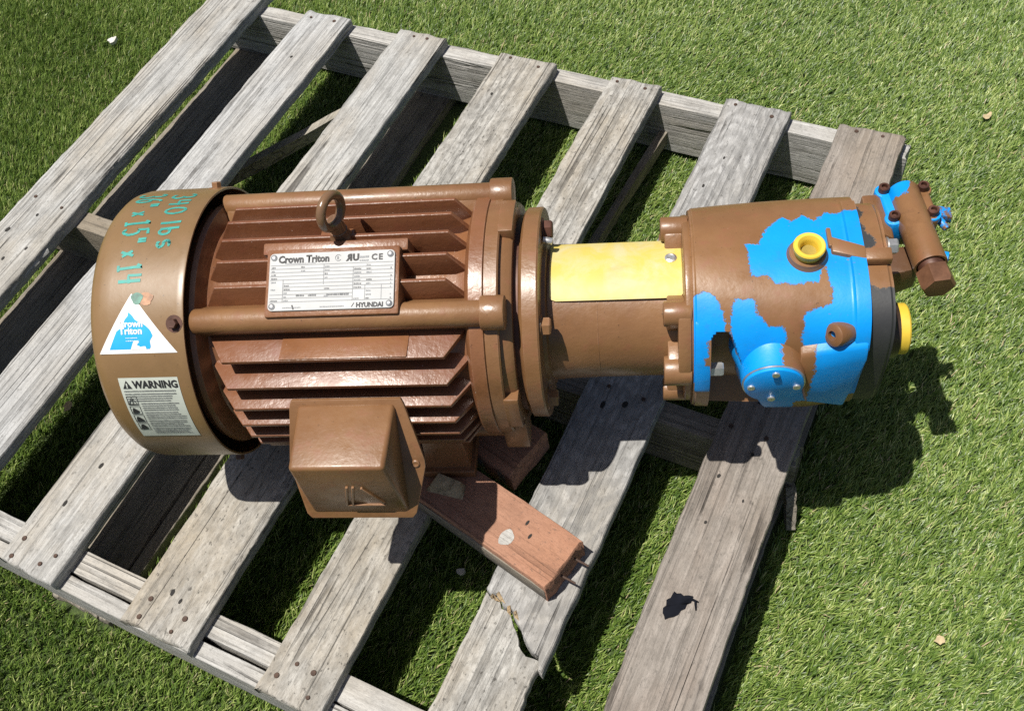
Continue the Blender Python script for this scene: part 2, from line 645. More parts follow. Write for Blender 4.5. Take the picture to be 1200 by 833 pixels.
def turf():
    rng = np.random.default_rng(5)
    poly = np.array([(-.95, 1.25), (1.42, .98), (1.12, -.50), (-.42, -.52)])

    def inside(p, q):
        r = np.ones(len(p), bool)
        for i in range(4):
            a, b = q[i], q[(i + 1) % 4]
            r &= ((b[0] - a[0]) * (p[:, 1] - a[1]) - (b[1] - a[1]) * (p[:, 0] - a[0])) < 0
        return r

    def tufts(x0, x1, y0, y1, step):
        gx = np.arange(x0, x1, step)
        gy = np.arange(y0, y1, step)
        X, Y = np.meshgrid(gx, gy)
        X[1::2] += step / 2
        p = np.stack([X.ravel(), Y.ravel()], 1)
        return p + rng.uniform(-.42, .42, p.shape) * step

    near = tufts(-1.0, 1.5, -.6, 1.35, .0073)
    near = near[inside(near, poly)]
    far = tufts(-2.6, 3.0, -2.2, 2.8, .03)
    far = far[~inside(far, poly)]
    allp = []
    for p, nb, k in ((near, 8, 1.0), (far, 8, 1.5)):
        c = np.repeat(p, nb, 0)
        th = np.repeat(rng.normal(0, .32, len(p)), nb)
        allp.append((c + rng.normal(0, .0026 * k, c.shape), th, np.full(len(c), k), np.repeat(rng.normal(0, .12, len(p)), nb)))
    P = np.concatenate([a[0] for a in allp])
    TH = np.concatenate([a[1] for a in allp])
    K = np.concatenate([a[2] for a in allp])
    TT = np.concatenate([a[3] for a in allp])
    # keep out of the timbers that press the turf flat
    d = P - np.array([PAL_O.x, PAL_O.y])
    u = d @ np.array(pu)
    v = d @ np.array(pv)
    bad = np.zeros(len(P), bool)
    for u0, u1, v0, v1 in ((-.572, -.48, -.01, 1.03), (-.182, -.083, -.01, 1.03), (.55, .635, -.01, 1.03)):
        bad |= (u > u0 - .004) & (u < u1 + .004) & (v > v0) & (v < v1)
    ok = ~bad
    P, TH, K, TT, u, v = P[ok], TH[ok], K[ok], TT[ok], u[ok], v[ok]
    n = len(P)
    under = ((v > .99) & (v < 1.03) | (v > -.01) & (v < .06) | (v > .47) & (v < .51)) & (u > -.6) & (u < .65)
    sway = .5 * np.sin(P[:, 0] * 5.1 + 1.3) + .5 * np.sin(P[:, 1] * 6.3 + P[:, 0] * 2.0)
    phi = R(40) + TH + .30 * sway + rng.normal(0, .45, n)
    ln = rng.uniform(.011, .022, n) * np.sqrt(K)
    ln = np.where(under, np.minimum(ln, .016), ln)
    brush = np.clip((P[:, 0] + .15 * P[:, 1] + .45) / 1.35, 0, 1)      # the pile lies flatter on the pump side
    lean0 = np.clip(R(18) + R(24) * brush + rng.normal(0, R(13), n), R(2), R(72))
    lean1 = np.clip(lean0 + R(22) + R(16) * brush + rng.normal(0, R(15), n), R(5), R(105))
    w = rng.uniform(.0010, .0018, n) * K
    dirh = np.stack([np.cos(phi), np.sin(phi)], 1)
    tw = phi + math.pi / 2 + rng.normal(0, .35, n)
    side = np.stack([np.cos(tw), np.sin(tw), rng.normal(0, .25, n)], 1) * (w / 2)[:, None]
    base = np.concatenate([P, np.full((n, 1), .0005)], 1)

    def step(l, lean):
        return np.concatenate([dirh * (l * np.sin(lean))[:, None], (l * np.cos(lean))[:, None]], 1)
    mid = base + step(ln * .52, lean0)
    tip = mid + step(ln * .48, lean1)
    V = np.empty((n, 5, 3), np.float32)
    V[:, 0] = base - side
    V[:, 1] = base + side
    V[:, 2] = mid + side * .9
    V[:, 3] = mid - side * .9
    V[:, 4] = tip
    i0 = np.arange(n, dtype=np.int32) * 5
    loops = np.stack([i0, i0 + 1, i0 + 2, i0 + 3, i0 + 3, i0 + 2, i0 + 4], 1).ravel()
    starts = np.stack([np.arange(n) * 7, np.arange(n) * 7 + 4], 1).ravel().astype(np.int32)
    totals = np.tile(np.array([4, 3], np.int32), n)
    me = bpy.data.meshes.new("turf")
    me.vertices.add(n * 5)
    me.vertices.foreach_set("co", V.ravel())
    me.loops.add(len(loops))
    me.loops.foreach_set("vertex_index", loops)
    me.polygons.add(n * 2)
    me.polygons.foreach_set("loop_start", starts)
    me.polygons.foreach_set("loop_total", totals)
    me.polygons.foreach_set("use_smooth", np.ones(n * 2, bool))
    me.update(calc_edges=True)
    low = .5 + .5 * np.sin(P[:, 0] * 9 + 2 * np.sin(P[:, 1] * 7)) * np.sin(P[:, 1] * 11 + 1.0)
    tint = np.clip(rng.normal(.50, .22, n) + TT + .10 * (low - .5), 0, .95)
    tint = np.where(rng.random(n) < .018, .985, tint)
    a = me.attributes.new('tint', 'FLOAT', 'POINT')
    a.data.foreach_set('value', np.repeat(tint, 5).astype(np.float32))
    me.materials.append(mat_blades())
    o = bpy.data.objects.new("turf", me)
    C.objects.link(o)
    tag(o, "short green blades of artificial turf", "turf", kind="stuff")


turf()

# ------------------------------------------------------------------ pallet
pallet = empty("pallet", PAL_O, PAL_A,
               "weathered grey wooden pallet with gapped deck boards lying on the turf", "pallet")
rnd = random.Random(11)


def wav(seed, amp):
    r = random.Random(seed)
    ph = [(r.uniform(2, 6), r.uniform(0, 6.3), r.uniform(.4, 1)) for _ in range(2)] + \
         [(r.uniform(15, 45), r.uniform(0, 6.3), r.uniform(.15, .4)) for _ in range(3)] + [(r.uniform(60, 110), r.uniform(0, 6.3), r.uniform(.1, .25)) for _ in range(2)]
    return lambda t: amp * sum(a * math.sin(f * t * 3 + p) for f, p, a in ph)


def timber(name, u0, u1, v0, v1, z0, z1, mat, parent, seed, along='v', v0f=None, v1f=None,
           shift=(0, 0), amp=.0011, rough_end=.0022, nt=110, warp=0.0, u0f=None, u1f=None):
    """a weathered board with softened, uneven edges; its long side runs along local y"""
    r = random.Random(seed * 7 + 1)
    fl, fr = wav(seed, amp), wav(seed + 50, amp)
    S = [0, .012, .05, .2, .4, .6, .8, .95, .988, 1]
    if v0f or v1f:
        S = sorted(set(S + [i / 18 for i in range(19)]))
    T = sorted(set([0, .0025, .008] + [i / nt for i in range(nt + 1)] + [.992, .9975, 1]))
    cu, cv, cz = (u0 + u1) / 2, (v0 + v1) / 2, (z0 + z1) / 2
    ends = {s: (r.uniform(-1, 1) * rough_end, r.uniform(-1, 1) * rough_end) for s in S}
    b = B()
    bm = b.bm
    top, bot = [], []
    for t in T:
        rt, rb = [], []
        for s in S:
            a = v0f(s) if v0f else v0 + ends[s][0]
            e = v1f(s) if v1f else v1 + ends[s][1]
            v = a + (e - a) * t
            k = (v - v0) / (v1 - v0)
            ul = (u0f(v) if u0f else u0) + fl(k) + shift[0]
            ur = (u1f(v) if u1f else u1) + fr(k) + shift[1]
            uu = ul + (ur - ul) * s
            drop = 0.0
            if s in (0, 1): drop = .0026
            elif s in (.012, .988): drop = .0006
            if t in (0, 1): drop = max(drop, .0022)
            zz = z1 - drop + warp * (s - .5) * (t - .5)
            rt.append(bm.verts.new((uu - cu, v - cv, zz - cz)))
            rb.append(bm.verts.new((uu - cu, v - cv, z0 - cz)))
        top.append(rt)
        bot.append(rb)
    nT, nS = len(T), len(S)
    for i in range(nT - 1):
        for j in range(nS - 1):
            bm.faces.new((top[i][j], top[i][j + 1], top[i + 1][j + 1], top[i + 1][j]))
            bm.faces.new((bot[i][j], bot[i + 1][j], bot[i + 1][j + 1], bot[i][j + 1]))
        bm.faces.new((top[i][0], top[i + 1][0], bot[i + 1][0], bot[i][0]))
        bm.faces.new((top[i][-1], bot[i][-1], bot[i + 1][-1], top[i + 1][-1]))
    for j in range(nS - 1):
        bm.faces.new((top[0][j], bot[0][j], bot[0][j + 1], top[0][j + 1]))
        bm.faces.new((top[-1][j], top[-1][j + 1], bot[-1][j + 1], bot[-1][j]))
    o = b.build(name, mat, None, smooth=50, loc=(cu, cv, cz))
    if along == 'u':
        pass
    o.parent = parent
    return o, (cu, cv, cz)


nail_me = None


def nail(board, c, u, v, z, mat=None, r=.0042):
    global nail_me
    if nail_me is None:
        b = B()
        b.revolve((0, 0, -.002), (0, 0, 1), [(0, .004), (.0026, .0042), (.0034, .0036), (.0031, .0012)], 12)
        t = b.build("nail", NAIL)
        nail_me = t.data
        bpy.data.objects.remove(t)
    o = bpy.data.objects.new("nail", nail_me)
    o.location = (u - c[0], v - c[1], z - c[2])
    k = r / .0042
    o.scale = (k, k, 1)
    link(o, board)
    return o


def knot(board, c, u, v, z, r=.004, lx=1.6):
    b = B()
    pts = []
    for i in range(12):
        t = 2 * math.pi * i / 12
        q = r * .62 * (1 + .12 * math.sin(2 * t + u * 90) + .08 * math.sin(5 * t))
        pts.append((q * math.cos(t), q * lx * math.sin(t)))
    b.prism(pts, lambda x, y, t: (x, y, t), -.001, .0007)
    o = b.build("nail_hole", HOLE, None, loc=(u - c[0], v - c[1], z - c[2]))
    o.parent = board
    return o


Z0, Z1 = .110, .128
US = [(-.581, -.478), (-.381, -.290), (-.193, -.105), (0.0, .097), (.191, .272), (.374, .471), (.542, .635)]
MATS = [W_LIGHT2, W_LIGHT, W_LIGHT2, W_SPECK, W_SPECK, W_RING, W_BROWN]
VR = [(0, 1.06), (0, 1.018), (0, 1.020), (0, 1.016), (-.002, 1.016), (0, 1.020), (-.01, 1.018)]
LB = ["silvery deck board with a splintered edge, outermost on the fan cover side", None, None, None, None,
      "deck board with swirling grain, broken across near one end", "brownish deck board, outermost beneath the pump"]


def jag(pts):
    def f(s):
        for (s0, y0), (s1, y1) in zip(pts, pts[1:]):
            if s <= s1:
                return y0 + (y1 - y0) * (s - s0) / (s1 - s0 + 1e-9)
        return pts[-1][1]
    return f


boards = []
for i, (u0, u1) in enumerate(US):
    v0, v1 = VR[i]
    kw = {}
    if i == 5:
        # the broken board: the long piece ends in a ragged tear, its right edge runs on further
        tear = jag([(0, .196), (.1, .190), (.16, .197), (.28, .183), (.36, .188), (.46, .176), (.55, .172), (.66, .160), (.78, .152), (.90, .150), (.91, .138), (1, .134)])
        o, c = timber("deck_board", u0, u1, .13, v1, Z0, Z1, MATS[i], pallet, 20 + i, v0f=tear)
    else:
        z1 = .131 if i == 0 else Z1
        o, c = timber("deck_board", u0, u1, v0, v1, Z0, z1, MATS[i], pallet, 20 + i, amp=.0018 if i == 0 else .0010, warp=.002)
    if LB[i]: o["label"] = LB[i]
    boards.append((o, c))
    for vv in (1.003, .49, .035, .014):
        if i == 5 and vv < .2: continue
        if i == 0 and vv > 1: vv = 1.008
        for q in (.27, .72):
            nail(o, c, u0 + (u1 - u0) * q + rnd.uniform(-.01, .01), vv + rnd.uniform(-.006, .006), z1 if i == 0 else Z1, r=rnd.uniform(.0024, .0034))

# the broken-off end, sunk and shifted a little
tear2 = jag([(0, .194), (.11, .188), (.17, .1945), (.29, .181), (.37, .184), (.48, .1715), (.57, .165), (.68, .151), (.80, .1455), (.92, .147), (1, .146)])
o, c = timber("deck_board", .376, .464, 0, .19, Z0 - .001, Z1 - .003, W_SPECK, pallet, 61, v1f=tear2, nt=20)
o["label"] = "pale broken-off end of the swirly grained deck board"
for q, vv in ((.395, .012), (.445, .016), (.40, .04), (.44, .038)):
    nail(o, c, q, vv, Z1 - .003, r=.003)
# splinters in the tear
for (ux, vx, a, l) in ((.388, .194, .5, .016), (.405, .186, .9, .012), (.414, .183, .7, .012), (.383, .189, .2, .014)):
    b = B()
    b.hull([(0, 0, 0), (l, .0018, .001), (l * .6, -.001, .003), (0, .004, .002), (.001, .002, .004)])
    s_ = b.build("splinter", W_RAW, None, loc=(ux - boards[5][1][0], vx - boards[5][1][1], Z1 - .001 - boards[5][1][2]))
    s_.rotation_euler = (0, 0, -a)
    s_.parent = boards[5][0]

# dents and holes in the first board, a torn black scrap on the last
for (ux, vx, rr) in ((-.556, .42, .005), (-.545, .345, .0035), (-.535, .36, .003), (-.522, .372, .0035), (-.53, .46, .003), (-.50, .40, .003)):
    knot(boards[0][0], boards[0][1], ux, vx, .131, rr)
for (ux, vx, rr) in ((.565, .42, .003), (.592, .46, .0028), (.578, .53, .0028), (.60, .40, .002), (.57, .36, .0024)):
    knot(boards[6][0], boards[6][1], ux, vx, Z1, rr)
for (ux, vx, rr) in ((.40, .84, .003), (.43, .47, .005), (.405, .46, .005), (.41, .9, .0025)):
    knot(boards[5][0], boards[5][1], ux, vx, Z1, rr)
for k_, (ux, vx, rr) in ((3, (.04, .05, .004)), (3, (.055, .045, .003)), (3, (.028, .92, .003)), (2, (-.16, .09, .004)), (2, (-.15, .15, .004)), (1, (-.34, .9, .003))):
    knot(boards[k_][0], boards[k_][1], ux, vx, Z1, rr)

# splintered edge of the first board
b = B()
for q in range(4):
    v = .30 + q * .021
    b.hull([(-.480, v, .121), (-.4755 + .001 * q, v + .05, .119), (-.4775, v + .055, .126), (-.481, v, .127), (-.4765, v + .03, .117)])
s_ = b.build("splinter", W_LIGHT2, None)
s_.location = (-boards[0][1][0], -boards[0][1][1], -boards[0][1][2])
s_.parent = boards[0][0]


def stringer(v0, v1, u0, u1, z0, z1, seed, mat=W_STR):
    """a board on edge under the deck"""
    b, c = timber("stringer", v0, v1, -u1, -u0, z0, z1, mat, None, seed, amp=.0009, nt=40)
    # built along y, turned so that it runs along the pallet
    b.rotation_euler = (0, 0, R(90))
    b.location = (-c[1], c[0], c[2])
    b.parent = pallet
    return b


stringer(.995, 1.024, -.60, .643, .018, .110, 71)
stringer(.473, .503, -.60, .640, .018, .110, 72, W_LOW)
stringer(.0245, .054, -.60, .640, .018, .110, 73)
stringer(.0015, .0205, -.60, .62, .018, .1095, 74)
for (u0, u1, v0, v1, s) in ((-.571, -.482, -.002, 1.03, 81), (-.181, -.105, 0.0, 1.026, 82), (-.103, -.083, 0.0, .62, 83), (.55, .635, 0.0, 1.025, 84)):
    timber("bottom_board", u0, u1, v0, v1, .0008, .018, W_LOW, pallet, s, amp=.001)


def stick(name, p, q, w, h, mat, label, seed):
    """split slats hanging under the deck"""
    p, q = Vector(p), Vector(q)
    b = B()
    x, y, d = basis(q - p)
    r = random.Random(seed)
    n = 9
    pts, f = [], []
    for i in range(n + 1):
        c = p.lerp(q, i / n) + y * .004 * math.sin(3.0 * i / n)
        ww, hh = w * r.uniform(.85, 1.1), h * r.uniform(.85, 1.1)
        for a, e in ((-1, -1), (1, -1), (1, 1), (-1, 1)):
            pts.append(c + x * a * ww / 2 + y * e * hh / 2)
    for i in range(n):
        for j in range(4):
            f.append((4 * i + j, 4 * i + (j + 1) % 4, 4 * i + 4 + (j + 1) % 4, 4 * i + 4 + j))
    f += [(3, 2, 1, 0), (4 * n, 4 * n + 1, 4 * n + 2, 4 * n + 3)]
    b.poly(pts, f)
    o = b.build(name, mat, pallet, smooth=60)
    if label: o["label"] = label
    return o


stick("split_slat", (-.48, .50, .028), (-.225, .895, .05), .014, .024, W_TAN, "thin split slat slanting under the deck boards", 3)
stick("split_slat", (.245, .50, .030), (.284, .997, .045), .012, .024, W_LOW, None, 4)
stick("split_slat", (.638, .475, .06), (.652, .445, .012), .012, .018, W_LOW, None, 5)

# ------------------------------------------------------------------ planks under the motor
def plank(end, ln, wd, label, seed, nails=True, mark=True):
    dv = Vector((-.816, .578)).normalized()
    root = empty("wooden_plank", (end[0] + dv.x * ln / 2, end[1] + dv.y * ln / 2, .128), math.atan2(dv.y, dv.x) - R(90), label, "plank",
                 "planks propping up the motor")
    o, c = timber("plank", -wd / 2, wd / 2, -ln / 2, ln / 2, 0.0, .038, PLANK_PAINT, root, seed, amp=.0008, rough_end=.0012, nt=30)
    b = B()
    b.box((0, 0, .0008 + .015), (wd + .0016, ln - .004, .026))
    o2 = b.build("raw_wood_side", W_LOW, root, bevel=.002)
    if nails:
        for q in (-.008, .016):
            bb = B()
            bb.tube((q, -ln / 2 + .004, .022), (q + .003, -ln / 2 - .017, .019), .0016, .0012, 8)
            bb.build("nail", NAIL, root)
    if mark:
        bb = B()
        bb.prism([(.010 * math.cos(t) * (1 + .15 * math.sin(3 * t)), .008 * math.sin(t)) for t in [i * .449 for i in range(14)]],
                 lambda x, y, t: (x - .012, y - ln / 2 + .07, t), .037, .0385)
        bb.build("bare_knot", W_STR, root)
        for (kx, ky) in ((.015, .062), (.004, .05)):
            bb = B()
            bb.prism([(.0035 * math.cos(t), .0016 * math.sin(t)) for t in [i * .6283 for i in range(10)]], lambda x, y, t: (x + kx, y - ln / 2 + ky, t), .037, .0384)
            bb.build("nail_hole", HOLE, root)
    return root


plank((.455, -.222), .62, .068, "brown painted plank with a bare knot and two protruding nails, under the motor foot", 91)
plank((.411, -.088), .50, .068, "short brown plank tucked under the motor flange end, beside the longer plank", 92, False, False)

b = B()
b.hull([(-.022, -.010, 0), (.024, -.006, 0), (.020, .012, 0), (-.018, .012, 0), (-.016, -.004, .010), (.014, -.002, .007), (.016, .010, .012), (-.012, .011, .014)])
o = b.build("wood_wedge", W_RAW, None, bevel=.001, loc=(.318, -.1325, .1655))
o.rotation_euler = (0, 0, R(-20))
tag(o, "split pale wooden wedge on the painted plank against the motor foot", "wedge")

# ------------------------------------------------------------------ the motor and pump
unit = empty("motor_pump_unit", (0, 0, .166), 0.0,
             "brown painted electric motor bolted to a peeling blue hydraulic pump on the pallet", "motor pump")
AX = .154                                   # shaft height above the feet


def PC(x, th, r):
    """point at length x, angle th in degrees from the top towards the near side, radius r"""
    t = R(th)
    return Vector((x, -r * math.sin(t), AX + r * math.cos(t)))


def rad(th):
    t = R(th)
    return Vector((0, -math.sin(t), math.cos(t)))


def lathe(name, prof, mat, parent=unit, n=128, smooth=38, closed=False):
    b = B()
    pts, f = [], []
    for x, r in prof:
        for i in range(n):
            pts.append(PC(x, 360 * i / n, max(r, 1e-4)))
    m = len(prof)
    for k in range(m - 1):
        for i in range(n):
            j = (i + 1) % n
            f.append((k * n + i, k * n + j, (k + 1) * n + j, (k + 1) * n + i))
    b.poly(pts, f)
    bmesh.ops.remove_doubles(b.bm, verts=b.bm.verts, dist=2e-4 if False else 1e-6)
    return b.build(name, mat, parent, smooth=smooth)


RC = .1474
# fan cover
cowl = lathe("fan_cover", [(.004, .0), (.004, .09), (.0, .092), (.0, .118), (.002, .132), (.006, .1405), (.012, .1452), (.020, .1470), (.030, RC),
                           (.098, RC), (.1035, RC + .0003), (.105, RC - .0002), (.105, RC - .0022), (.098, RC - .0024), (.02, RC - .0026), (.008, .13), (.006, .0)],
             PAINT_COWL, n=160)
for (x, th) in ((.096, 36.5), (.094, -41), (.094, 126), (.094, -126)):
    hexbolt("cover_screw", PC(x, th, RC - .001), rad(th), .0052, .006, RUST_DARK if th > 0 else PAINT, unit, washer=.0085)
lathe("fan_hub", [(.085, .0), (.085, .122), (.100, .124), (.100, .0)], BLACKMETAL, n=64)

# cast frame with fins
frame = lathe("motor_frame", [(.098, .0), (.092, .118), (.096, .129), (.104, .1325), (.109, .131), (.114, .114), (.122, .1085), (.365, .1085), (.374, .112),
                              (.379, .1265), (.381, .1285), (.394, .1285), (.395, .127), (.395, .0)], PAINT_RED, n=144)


def fin_profile(x0, x1, base, top, slope):
    return [(x0, base), (x1, base), (x1, base + .002), (x1 - slope, top), (x0 + slope, top), (x0, base + .002)]


def fin(y, kind, x0, x1, top, base, th=.0042, slope=.02):
    """kind 'up' stands on the crown of the frame; 'side' sticks out towards +-y"""
    b = B()
    p = fin_profile(x0, x1, base, top, slope)
    for u, v in [(0, 0)]:
        a, c = [], []
        for (x, h) in p:
            k = (h - base) / (top - base + 1e-9)
            w = th / 2 * (1.45 - .55 * k)
            if kind == 'up':
                a.append((x, y - w, AX + h)); c.append((x, y + w, AX + h))
            elif kind == 'near':
                a.append((x, -h, AX + y - w)); c.append((x, -h, AX + y + w))
            elif kind == 'far':
                a.append((x, h, AX + y - w)); c.append((x, h, AX + y + w))
        n = len(p)
        b.poly(a + c, [tuple(range(n)), tuple(range(2 * n - 1, n - 1, -1))] + [(i, n + i, n + (i + 1) % n, (i + 1) % n) for i in range(n)])
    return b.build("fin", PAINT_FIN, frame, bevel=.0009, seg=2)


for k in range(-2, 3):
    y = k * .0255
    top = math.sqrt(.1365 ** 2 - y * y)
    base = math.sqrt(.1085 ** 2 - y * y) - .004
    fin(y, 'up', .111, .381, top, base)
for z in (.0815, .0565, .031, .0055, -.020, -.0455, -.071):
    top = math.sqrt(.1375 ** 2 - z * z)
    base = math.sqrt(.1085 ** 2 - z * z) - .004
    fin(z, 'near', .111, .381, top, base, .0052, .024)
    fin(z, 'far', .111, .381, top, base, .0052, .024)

# pad cast on the uppermost near fin
b = B()
b.box((.2575, -.0965, AX + .0826), (.127, .0275, .006))
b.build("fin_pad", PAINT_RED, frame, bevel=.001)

# long bosses for the tie bolts at the four corners
for th in (36, -36, 142, -142):
    b = B()
    b.tube(PC(.107, th, .128), PC(.396, th, .128), .0128, n=24)
    d = rad(th)
    # web from the boss down into the frame
    side = Vector((0, d.z, -d.y))
    pts = []
    for x in (.112, .392):
        for s in (-1, 1):
            pts += [PC(x, th, .10) + side * s * .017, PC(x, th, .128) + side * s * .0122]
    b.hull(pts)
    b.build("tie_bolt_boss", PAINT, frame, bevel=.0015)
    b = B()
    b.tube(PC(.393, th, .128), PC(.4165, th, .128), .0168, n=26)
    b.build("boss_end", PAINT, frame, bevel=.0018)

# drive end shield and flange
lathe("end_shield", [(.394, .0), (.394, .1255), (.3955, .127), (.4075, .127), (.409, .1255), (.409, .1195), (.418, .117), (.4205, .1145), (.4205, .0)], PAINT, n=128)
for th in (0 - 14, 90, 180, -95):
    b = B()
    for x0, x1, r1, ha in ((.4068, .4215, .1285, 12),):
        seg = [th - ha + 2 * ha * i / 8 for i in range(9)]
        ring = [PC(x0, t, .110) for t in seg] + [PC(x0, t, r1) for t in reversed(seg)]
        ring2 = [PC(x1, t, .110) for t in seg] + [PC(x1, t, r1) for t in reversed(seg)]
        n = len(ring)
        b.poly(ring + ring2, [tuple(range(n)), tuple(range(2 * n - 1, n - 1, -1))] + [(i, n + i, n + (i + 1) % n, (i + 1) % n) for i in range(n)])
    b.build("shield_lug", PAINT, unit, bevel=.0012)
lathe("flange_gap_ring", [(.420, .0), (.420, .1035), (.4275, .1035), (.4275, .0)], RUST_DARK, n=96)
lathe("motor_flange", [(.4255, .0), (.4255, .1055), (.4275, .1085), (.4295, .1108), (.4435, .1112), (.4452, .1098), (.4455, .108), (.4455, .0)], PAINT, n=128)
for th in (-27, 45, 108, 170, -100):
    hexbolt("flange_bolt", PC(.4453, th, .094), (1, 0, 0), .0095, .009, RUST_DARK if th < 0 else PAINT, unit, washer=.012)
b = B()
b.tube(PC(.446, -17, .0905), PC(.456, -17, .088), .004, n=10)
b.build("washer_chip", STEEL, unit, bevel=.001)

# nameplate on its raised pad
TP = 21.7
n_ = rad(TP)
up_ = Vector((0, math.cos(R(TP)), math.sin(R(TP))))
PX = .2512


def NP(a, b_, t):
    return Vector((PX + a, 0, AX)) + n_ * (.1432 + t) + up_ * b_


b = B()
b.prism([(-.066, -.034), (.066, -.034), (.066, .0335), (-.066, .0335)], NP, -.05, -.0022)
b.prism([(-.0725, .0300), (.0725, .0300), (.0725, .0425), (-.0725, .0425)], NP, -.05, -.0075)
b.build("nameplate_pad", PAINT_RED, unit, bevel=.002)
hw, hh, rc = .0618, .0285, .004
cor = []
for cx, cy, a0 in ((hw - rc, hh - rc, 0), (-hw + rc, hh - rc, 90), (-hw + rc, -hh + rc, 180), (hw - rc, -hh + rc, 270)):
    for q in range(4):
        cor.append((cx + rc * math.cos(R(a0 + 30 * q)), cy + rc * math.sin(R(a0 + 30 * q))))
b = B()
b.prism(cor, NP, -.0023, 0.0)
plate = b.build("nameplate", PLATE, unit, bevel=.0003, seg=1)
plate["label"] = "white metal nameplate with printed table and four screws"
b = B()
LF = .00035
add_text(b, "Crown Triton", .0098, (-.0530, .0190), NP, LF, 0, .00042, sx=.90)
add_text(b, "C", .0082, (.0390, .0190), NP, LF, 0, .0003)
add_text(b, "E", .0082, (.0460, .0190), NP, LF, 0, .0003)
add_text(b, "R", .0090, (.0203, .0190), NP, LF, 0, .0005, mirror=True)
add_text(b, "U", .0090, (.0207, .0190), NP, LF, 0, .0005)
add_text(b, "HYUNDAI", .0064, (.0255, -.0272), NP, LF, 0, .00028, sx=.92)
ribbon(b, [(.021, -.0268), (.0235, -.0228)], .0006, NP, LF, 0)
ribbon(b, [(-.036, -.0275), (-.0375, -.0232)], .0012, NP, LF, 0)
for t0 in range(10):
    a0, a1 = 36 * t0, 36 * t0 + 36
    if t0 in (0, 9): continue
    ribbon(b, [(.0065 + .0030 * math.cos(R(a)), .0222 + .0030 * math.sin(R(a))) for a in (a0, a0 + 18, a1)], .0005, NP, LF, 1)
add_text(b, "E", .004, (.0052, .0208), NP, LF, 1, .00005)
rows = [.0165 - .00365 * i for i in range(11)]
pr_ = random.Random(4)
for i, y in enumerate(rows):
    x1 = .0605
    x0 = -.0605
    if 4 <= i <= 7: x0 = -.0475 if i != 4 else -.0605
    ribbon(b, [(x0, y), (x1 if i < 8 else (.021 if i < 10 else .0605), y)], .0005, NP, LF, 2)
for x, y0, y1 in ((-.0475, .0025, -.0200), (-.0075, .0165, -.0035), (.0215, .0129, -.0200), (.0335, -.0050, -.0200), (.0495, -.0050, -.0200)):
    ribbon(b, [(x, y0), (x, y1)], .0005, NP, LF, 2)


def scribble(b, x, y, w, hgt, fmap, lift, mi, rr):
    """unreadable small print: broken little marks"""
    q = x
    while q < x + w:
        l = rr.uniform(.0005, .0016)
        add_rect(b, q, y, min(q + l, x + w), y + hgt * rr.uniform(.7, 1.0), fmap, lift, mi)
        q += l + rr.uniform(.0002, .0006)


for i in range(10):
    y = rows[i] - .0030
    for x, w in ((-.0595, .007), (-.0465 if i > 3 else -.030, .006), (-.0065, .0055), (.0225, .0075), (.0345, .006), (.058, .0015)):
        if pr_.random() < .72:
            scribble(b, x, y, w * pr_.uniform(.5, 1), .0016, NP, LF, 1 if pr_.random() < .5 else 2, pr_)
for x in (-.034, -.022, -.004, .004, .010):
    scribble(b, x, -.0150, .008, .0022, NP, LF, 1, pr_)
scribble(b, -.046, .0175, .03, .0008, NP, LF, 2, pr_)
scribble(b, .0275, .0212, .009, .0026, NP, LF, 2, pr_)
scribble(b, .0275, .0180, .009, .0018, NP, LF, 2, pr_)
scribble(b, -.047, -.0262, .018, .0012, NP, LF, 2, pr_)
scribble(b, -.010, -.0262, .024, .0012, NP, LF, 2, pr_)
b.build("lettering", [INK, INK_GREY, INK_SOFT], plate, fixn=False)
for sx_, sy_ in ((-1, 1), (1, 1), (-1, -1), (1, -1)):
    bb = B()
    bb.revolve(NP(sx_ * .0575, sy_ * .0242, -.0002), n_, [(0, .0033), (.0012, .0031), (.0022, .0018), (.0024, .0002)], 16)
    bb.build("screw", STEEL, plate)

# lifting eye
b = B()
EB = Vector((.2535, .000, AX + .131))
b.revolve(EB, (0, 0, 1), [(-.02, .011), (.004, .0115), (.007, .010), (.010, .0085), (.014, .009), (.016, .005)], 20)
b.tube(EB + Vector((0, 0, .01)), EB + Vector((0, 0, .028)), .0085, .0075, 16)
b.torus(EB + Vector((0, 0, .0400)), (.93, -.37, .05), .0160, .0048, 40, 16)
b.build("lifting_eye", mat_paint("brown_paint_eye", (.20, .115, .06), (.14, .08, .045), (.16, .07, .05), .9, (.10, .24)), unit, smooth=60)
b = B()
b.box((.2465, 0, AX + .118), (.036, .034, .022))
b.build("lifting_eye_boss", PAINT_RED, unit, bevel=.004)

# terminal box: base, diagonal flange with two screw ears, cover
b = B()
b.box((.266, -.118, .152), (.076, .075, .070))
b.build("terminal_box_neck", PAINT_RED, unit, bevel=.003)
TB = empty  # (name kept short below)
XB0, XB1 = .2120, .3150
YF, YB_, ZT_, ZB_ = -.2205, -.152, .2245, .1235
b = B()
b.hull([(XB0 + .004, YB_, ZT_), (XB1 - .004, YB_, ZT_), (XB0 + .006, YF, ZT_ - .002), (XB1 - .006, YF, ZT_ - .002),
        (XB0 + .002, YF + .002, ZB_), (XB1 - .002, YF + .002, ZB_), (XB0, YB_, ZB_), (XB1, YB_, ZB_)])
cover = b.build("terminal_box_cover", PAINT, unit, bevel=.0042, seg=3)
cover["label"] = "brown terminal box cover with rounded edges and embossed mark"


def DG(x, q, t):
    """diagonal plane from the top rear edge (q=0) to the bottom front edge (q=1)"""
    p0, p1 = Vector((0, YB_ + .001, ZT_ + .001)), Vector((0, YF - .001, ZB_ - .001))
    nn = Vector((0, -(p0.z - p1.z), -(p1.y - p0.y))).normalized()
    nn = Vector((0, -.83, .56))
    return Vector((x, 0, 0)) + p0.lerp(p1, q) + nn * t


